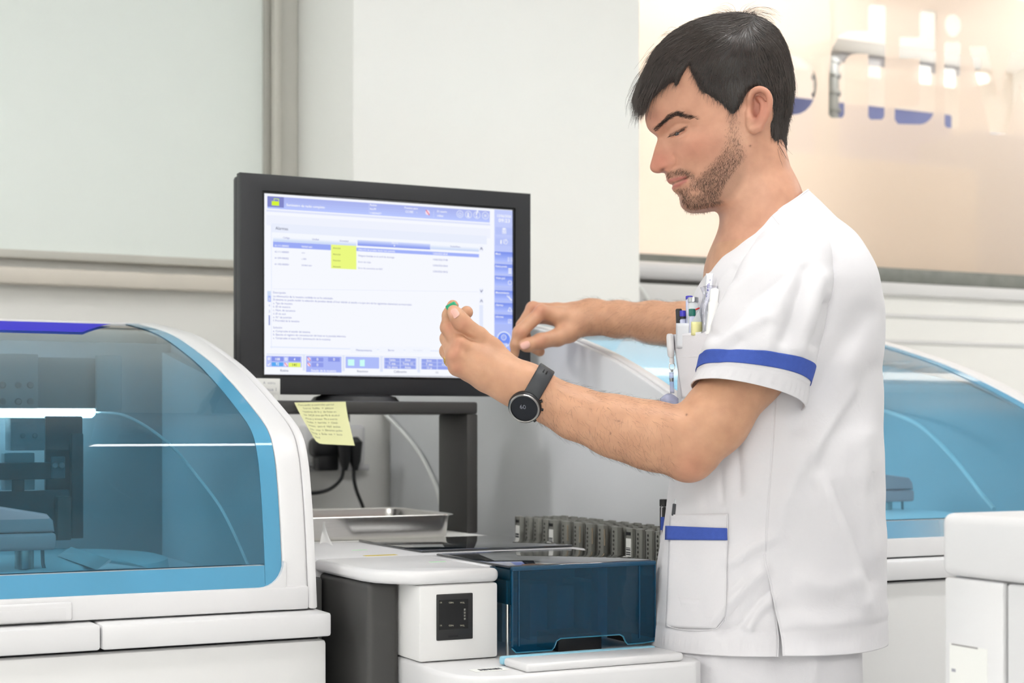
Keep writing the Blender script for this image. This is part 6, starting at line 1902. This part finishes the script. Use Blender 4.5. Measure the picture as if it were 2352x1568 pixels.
for a in (20, 50, -30):
    MB().lathe([(.0004, -.002), (.0022, -.002), (.0022, .0022), (.0004, .0022)], 10, WM @ Matrix.Rotation(math.radians(a), 4, 'Z') @ Matrix.Translation((.0225, 0, 0)) @ Matrix.Rotation(math.pi/2, 4, 'Y')).build('button', M_black, tw)
v_, f_ = text_mesh('60'); 
vs = [WM @ Vector(((q[1]-.35)*-.0+ (q[0]-.55)*-.0+0, 0, 0)) for q in v_]
tx_, ty_ = np.array([1, 0, 0]), np.array([0, 0, 1])
ex = tx_-zax*(tx_@zax); ex /= np.linalg.norm(ex); ey = ty_-zax*(ty_@zax); ey /= np.linalg.norm(ey)
P_ = np.array([wc+zax*.0061+ex*((q[0]-.6)*.0085-.001)+ey*((q[1]-.35)*.0085+.002) for q in v_])
arr_obj('digits', to_world(P_), f_, mat('watch_digits', (128, 130, 142), .5), tw, smooth=False)
# strap: closed band around the wrist
ca0, cb0 = L(1252, 916, 2.13), L(1196, 884, 2.13)
cst = L(1226, 900, 2.129)
GROUPS_NOW = GROUPS
def around(s_off, off):
    """points on the arm skin around its axis"""
    c = cst+ax*s_off; u1 = nrmw-ax*(nrmw@ax); u1 /= np.linalg.norm(u1); u2 = np.cross(ax, u1)
    out_ = []
    for a in np.linspace(0, 2*math.pi, 48, endpoint=False):
        dr = u1*math.cos(a)+u2*math.sin(a)
        r = np.linspace(.012, .05, 60); f = field(c[None]+dr[None]*r[:, None])
        j = np.nonzero(f > 0)[0]; rr = r[j[0]] if len(j) else .03
        out_.append(c+dr*(rr+off))
    return np.array(out_)
ring_o = [around(s_, .0028) for s_ in (-.0105, -.0095, .0095, .0105)]
ring_o = np.array([ring_o[0]*.5+around(-.0105, .0006)*.5, ring_o[1], ring_o[2], ring_o[3]*.5+around(.0105, .0006)*.5])
st_o = sheet('strap', ring_o, mat('strap_rubber', (52, 54, 58), .5), tw, thick=.0022, closed=True)
for s_ in (-.0022, .0022):
    q0 = cst+ax*s_; f_d = np.array([.05, -.62, .78]); f_d -= ax*(f_d@ax); f_d /= np.linalg.norm(f_d)
    rr_ = np.linspace(.012, .05, 80); ff_ = field(q0[None]+f_d[None]*rr_[:, None]); r_ = rr_[np.nonzero(ff_ > 0)[0][0]]+.0039
    t_d = np.cross(ax, f_d)
    k = MB(); k.tube([Vector(p) for p in to_world(np.array([q0+f_d*r_-t_d*.0026, q0+f_d*r_+t_d*.0026]))], .0010, 6); k.build('strap_slot', M_gap, tw)
k = MB()
for s_ in (-1, 1):
    k.box(-.0085, .0085, .0165*s_-.004, .0165*s_+.004, -.0058, .0035, bev=.0015, M=WM)
k.build('lug', M_black, tw)
# ring
rc, rd = L(1030, 827, 2.140), L(1026, 806, 2.156)-L(1050, 843, 2.125)
rd /= np.linalg.norm(rd); rc = L(1050, 843, 2.125)*.52+L(1027, 806, 2.156)*.48
k = MB(); a1_ = np.cross(rd, [0, 0, 1.]); a1_ /= np.linalg.norm(a1_); a2_ = np.cross(rd, a1_)
k.strip([[Vector(p) for p in to_world(np.array([rc+rd*w_+(a1_*math.cos(a)+a2_*math.sin(a))*r_ for a in np.linspace(0, 2*math.pi, 28, endpoint=False)]))] for w_, r_ in ((-.0022, .0110), (-.0016, .0119), (.0016, .0119), (.0022, .0110))], closed_u=True)
tag(k.build('finger_ring', mat('gold', (226, 186, 96), .22, metal=1.0)), 'gold ring on the ring finger of the near hand', 'ring')
# green cap pinched between thumb and finger
g0, g1 = L(1027, 712, 2.126), L(1049, 700, 2.126)
k = MB(); k.tube([Vector(p) for p in to_world(np.array([g0, g0*.9+g1*.1, g0*.1+g1*.9, g1]))], [.0048, .0060, .0060, .0048], 14)
tag(k.build('tube_cap', mat('green_cap', (30, 158, 112), .4)), 'small green tube cap pinched between thumb and index finger', 'cap')

# pens and papers in the chest pocket
def pen(name, label, cat, p0, p1, r, segs, grp='pens in the chest pocket'):
    a, b_ = L(*p0), L(*p1)
    t_ = thing(name, label, cat, tuple(to_world(a[None])[0]), grp)
    for nm, s0, s1, rr, mm in segs:
        q0, q1 = a+(b_-a)*s0, a+(b_-a)*s1
        k = MB(); e = (q1-q0)*.04
        k.tube([Vector(p) for p in to_world(np.array([q0, q0+e, q1-e, q1]))], [r*rr*.85, r*rr, r*rr, r*rr*.8], 12); k.build(nm, mm, t_)
    return t_
M_clear = mat('clear_barrel', (196, 200, 226), .15, spec=.7); M_pblue = mat('pen_blue', (66, 58, 190), .25); M_pgreen = mat('pen_green', (20, 112, 100), .25)
M_pgrey = mat('pen_silver', (206, 210, 214), .25); M_pred = mat('pen_red', (200, 40, 40), .3)
t_ = pen('pen', 'black capped pen standing leftmost in the chest pocket', 'pen', (1563, 800, 2.245), (1559, 709, 2.245), .0046, [('cap', .3, 1, 1, M_black), ('barrel', 0, .3, .8, M_pblue)])
pen('pen', 'clear ballpoint with blue button and dark grip ring', 'pen', (1571, 800, 2.235), (1568, 713, 2.235), .0045, [('barrel', 0, .78, 1, M_clear), ('grip_ring', .78, .84, 1.15, M_black), ('button', .84, 1, .95, M_pblue)])
pen('pen', 'pale clear pen with violet-blue end behind the silver marker', 'pen', (1585, 800, 2.226), (1583, 680, 2.236), .0050, [('barrel', 0, .94, 1, M_clear), ('button', .94, 1, 1.0, M_pblue)])
pen('pen', 'thick silver marker with rounded metal top', 'pen', (1592, 800, 2.212), (1592, 683, 2.216), .0074, [('barrel', 0, .90, 1, M_pgrey), ('cap', .90, 1, 1.0, mat('steel_cap', (180, 182, 186), .15, metal=.9))])
pen('pen', 'slim pen with dark green end in front of the silver marker', 'pen', (1590, 785, 2.206), (1590, 709, 2.2045), .0048, [('barrel', 0, .78, .9, M_clear), ('button', .78, 1, 1, M_pgreen)])
def flat_item(name, label, cat, quad, d, m, th=.004, grp=None):
    o = farpatch(name, quad, d, m, None, th); tag(o, label, cat, grp); return o
ph = [cp_pt(u_, 0, .001) for u_ in (0, 1)]
hold = sheet('pen_holder', np.array([[L(x, y, d) for x, d in zip(np.linspace(1553.5, 1592, 10), 2.236-.028*np.linspace(0, 1, 10)-.006*np.sin(np.linspace(0, 1, 10)*math.pi))] for y in np.linspace(742, 800, 8)]), mat('holder_white', (232, 234, 240), .4), None, thick=.0014)
tag(hold, 'white plastic pen holder sticking out of the chest pocket', 'pen holder')
tt = flat_item('silver_clip_pen', 'grey curved pen clip with a red mark beside the silver marker', 'pen', [(1587, 745), (1590, 728), (1600, 714), (1609, 706)][:0] or [(1588, 740), (1609, 706), (1611, 760), (1590, 760)], 2.1975, M_pgrey, .004)
farpatch('red_mark', [(1597, 709), (1604, 706), (1604, 708), (1597, 712)], 2.1970, M_pred, tt, .001)
nt2 = sheet('folded_note', np.array([[L(x, y, d) for x, d in zip(np.linspace(1588, 1612, 8), 2.194-.006*np.sin(np.linspace(0, 1, 8)*math.pi))] for y in np.linspace(739, 770, 6)]), mat('pale_yellow', (236, 232, 168), .7), None, thick=.001)
tag(nt2, 'small pale yellow folded note in the chest pocket', 'note')
sw = sheet('swab_wrapper', np.array([[L(1622+16*u_-8*v_, 628+142*v_, 2.206-.026*v_-.004*math.sin(u_*math.pi)) for u_ in np.linspace(0, 1, 6)] for v_ in np.linspace(0, 1, 20)]), mat('wrapper_white', (240, 241, 246), .3), None, thick=.0012)
tag(sw, 'tall white printed swab wrapper at the right of the pens', 'wrapper')
k = MB()
for y0, y1, x0, x1 in ((642, 644, 1630, 1632), (650, 660, 1628, 1629.5), (652, 662, 1625, 1626.5), (664, 668, 1624, 1628), (672, 682, 1621.5, 1624), (688, 690, 1622, 1623)):
    V = to_world(np.array([L(x0, y0, 2.1995-.00018*(y0-628)), L(x1, y0, 2.1995-.00018*(y0-628)), L(x1-.5, y1, 2.1995-.00018*(y1-628)), L(x0-.5, y1, 2.1995-.00018*(y1-628))])); k.poly([Vector(p) for p in V])
k.build('print', mat('violet_print', (110, 108, 176), .7), sw, smooth=False)
tb = thing('sample_bag', 'small clear bag with a white tube tucked behind the pens', 'bag', tuple(to_world(L(1638, 760, 2.225)[None])[0]))
a, b_ = L(1633, 770, 2.170), L(1642, 664, 2.184)
k = MB(); k.tube([Vector(p) for p in to_world(np.array([a, a*.3+b_*.7, a*.29+b_*.71, b_*.97+a*.03, b_]))], [.0075, .0075, .0062, .0062, .005], 14); k.build('tube', mat('tube_white', (240, 240, 238), .35), tb)
Gp = np.array([[L(1612+48*u_-8*abs(v_-.5)+5*math.sin(v_*9), 655+20*(u_-.5)**2+105*v_, 2.186-.018*v_+.006*math.cos(u_*math.pi)**2+.002*math.sin(u_*14+v_*9)) for u_ in np.linspace(0, 1, 16)] for v_ in np.linspace(0, 1, 16)])
sheet('film', Gp, tinted('clear_film', (244, 244, 248), refl=.6), tb, thick=.0004)
# badge reel clipped on the pocket edge
br = thing('badge_reel', 'white badge reel with clear strap hanging from the chest pocket edge', 'badge reel', tuple(to_world(L(1539, 780, 2.25)[None])[0]))
def tub(pts, rads, name, mm, n=12):
    k = MB(); k.tube([Vector(p) for p in to_world(np.array([L(*p) for p in pts]))], rads, n); return k.build(name, mm, br)
k = MB()
rows = []
for y, hw in ((766, 4), (768, 7), (774, 8.5), (800, 8.8), (816, 8.0), (821, 5)):
    rows.append([Vector(p) for p in to_world(np.array([L(1538.5+(y-766)*.06+hw*math.cos(a), y, 2.25-.007*math.sin(a)*min(1, hw/7)) for a in np.linspace(0, 2*math.pi, 18, endpoint=False)]))])
k.strip(rows, closed_u=True, cap=True); k.build('reel_body', M_white, br)
tub([(1543, 820, 2.25), (1543, 828, 2.25), (1544, 836, 2.25)], [.003, .0036, .0028], 'spout', M_white)
k = MB(); lp = [L(1543.5+6.5*math.cos(a), 841+9*math.sin(a), 2.249) for a in np.linspace(0, 2*math.pi, 20)]
k.tube([Vector(p) for p in to_world(np.array(lp))], .0006, 6); k.build('wire_loop', M_steel, br)
tub([(1543, 848, 2.249), (1544, 854, 2.249)], [.0016, .0016], 'snap_hook', M_steeld)
sheet_q = np.array([[L(1537+10*u_+2*v_, 855+48*v_, 2.249-.001*u_) for u_ in np.linspace(0, 1, 4)] for v_ in np.linspace(0, 1, 8)])
sheet('clear_strap', sheet_q, tinted('strap_clear', (226, 228, 244), refl=.9, body=.3, body_rgb=(224, 226, 244)), br, thick=.0008)
tub([(1542, 868, 2.247), (1542.5, 876, 2.247)], [.0028, .0028], 'snap', M_steeld)
sheet_q = np.array([[L(1516+42*u_, 903+12*(1-math.sin(u_*math.pi))+26*v_, 2.256-.004*math.sin(u_*3)) for u_ in np.linspace(0, 1, 10)] for v_ in np.linspace(0, 1, 5)])
sheet('card_sleeve', sheet_q, tinted('sleeve_clear', (226, 228, 246), refl=.9, body=.3, body_rgb=(222, 224, 246)), br, thick=.0008)
# pens in the hip pockets
ptop, pbot = on_tunic(1553, 1146, .0035)[0], on_tunic(1549, 1184, .0025)[0]
pen('pen', 'dark slim pen in the near hip pocket', 'pen', (1549, 1184, pbot[1]), (1553, 1146, ptop[1]), .0042, [('barrel', 0, .72, 1, mat('pen_charcoal', (62, 64, 70), .4)), ('button', .72, 1, .55, M_pgrey)], 'pens in the hip pockets')
pen('pen', 'black pen in the far hip pocket', 'pen', (1525, 1230, 2.365), (1525, 1146, 2.365), .0062, [('barrel', 0, .8, 1, M_black), ('cap', .8, 1, 1.05, M_black)], 'pens in the hip pockets')
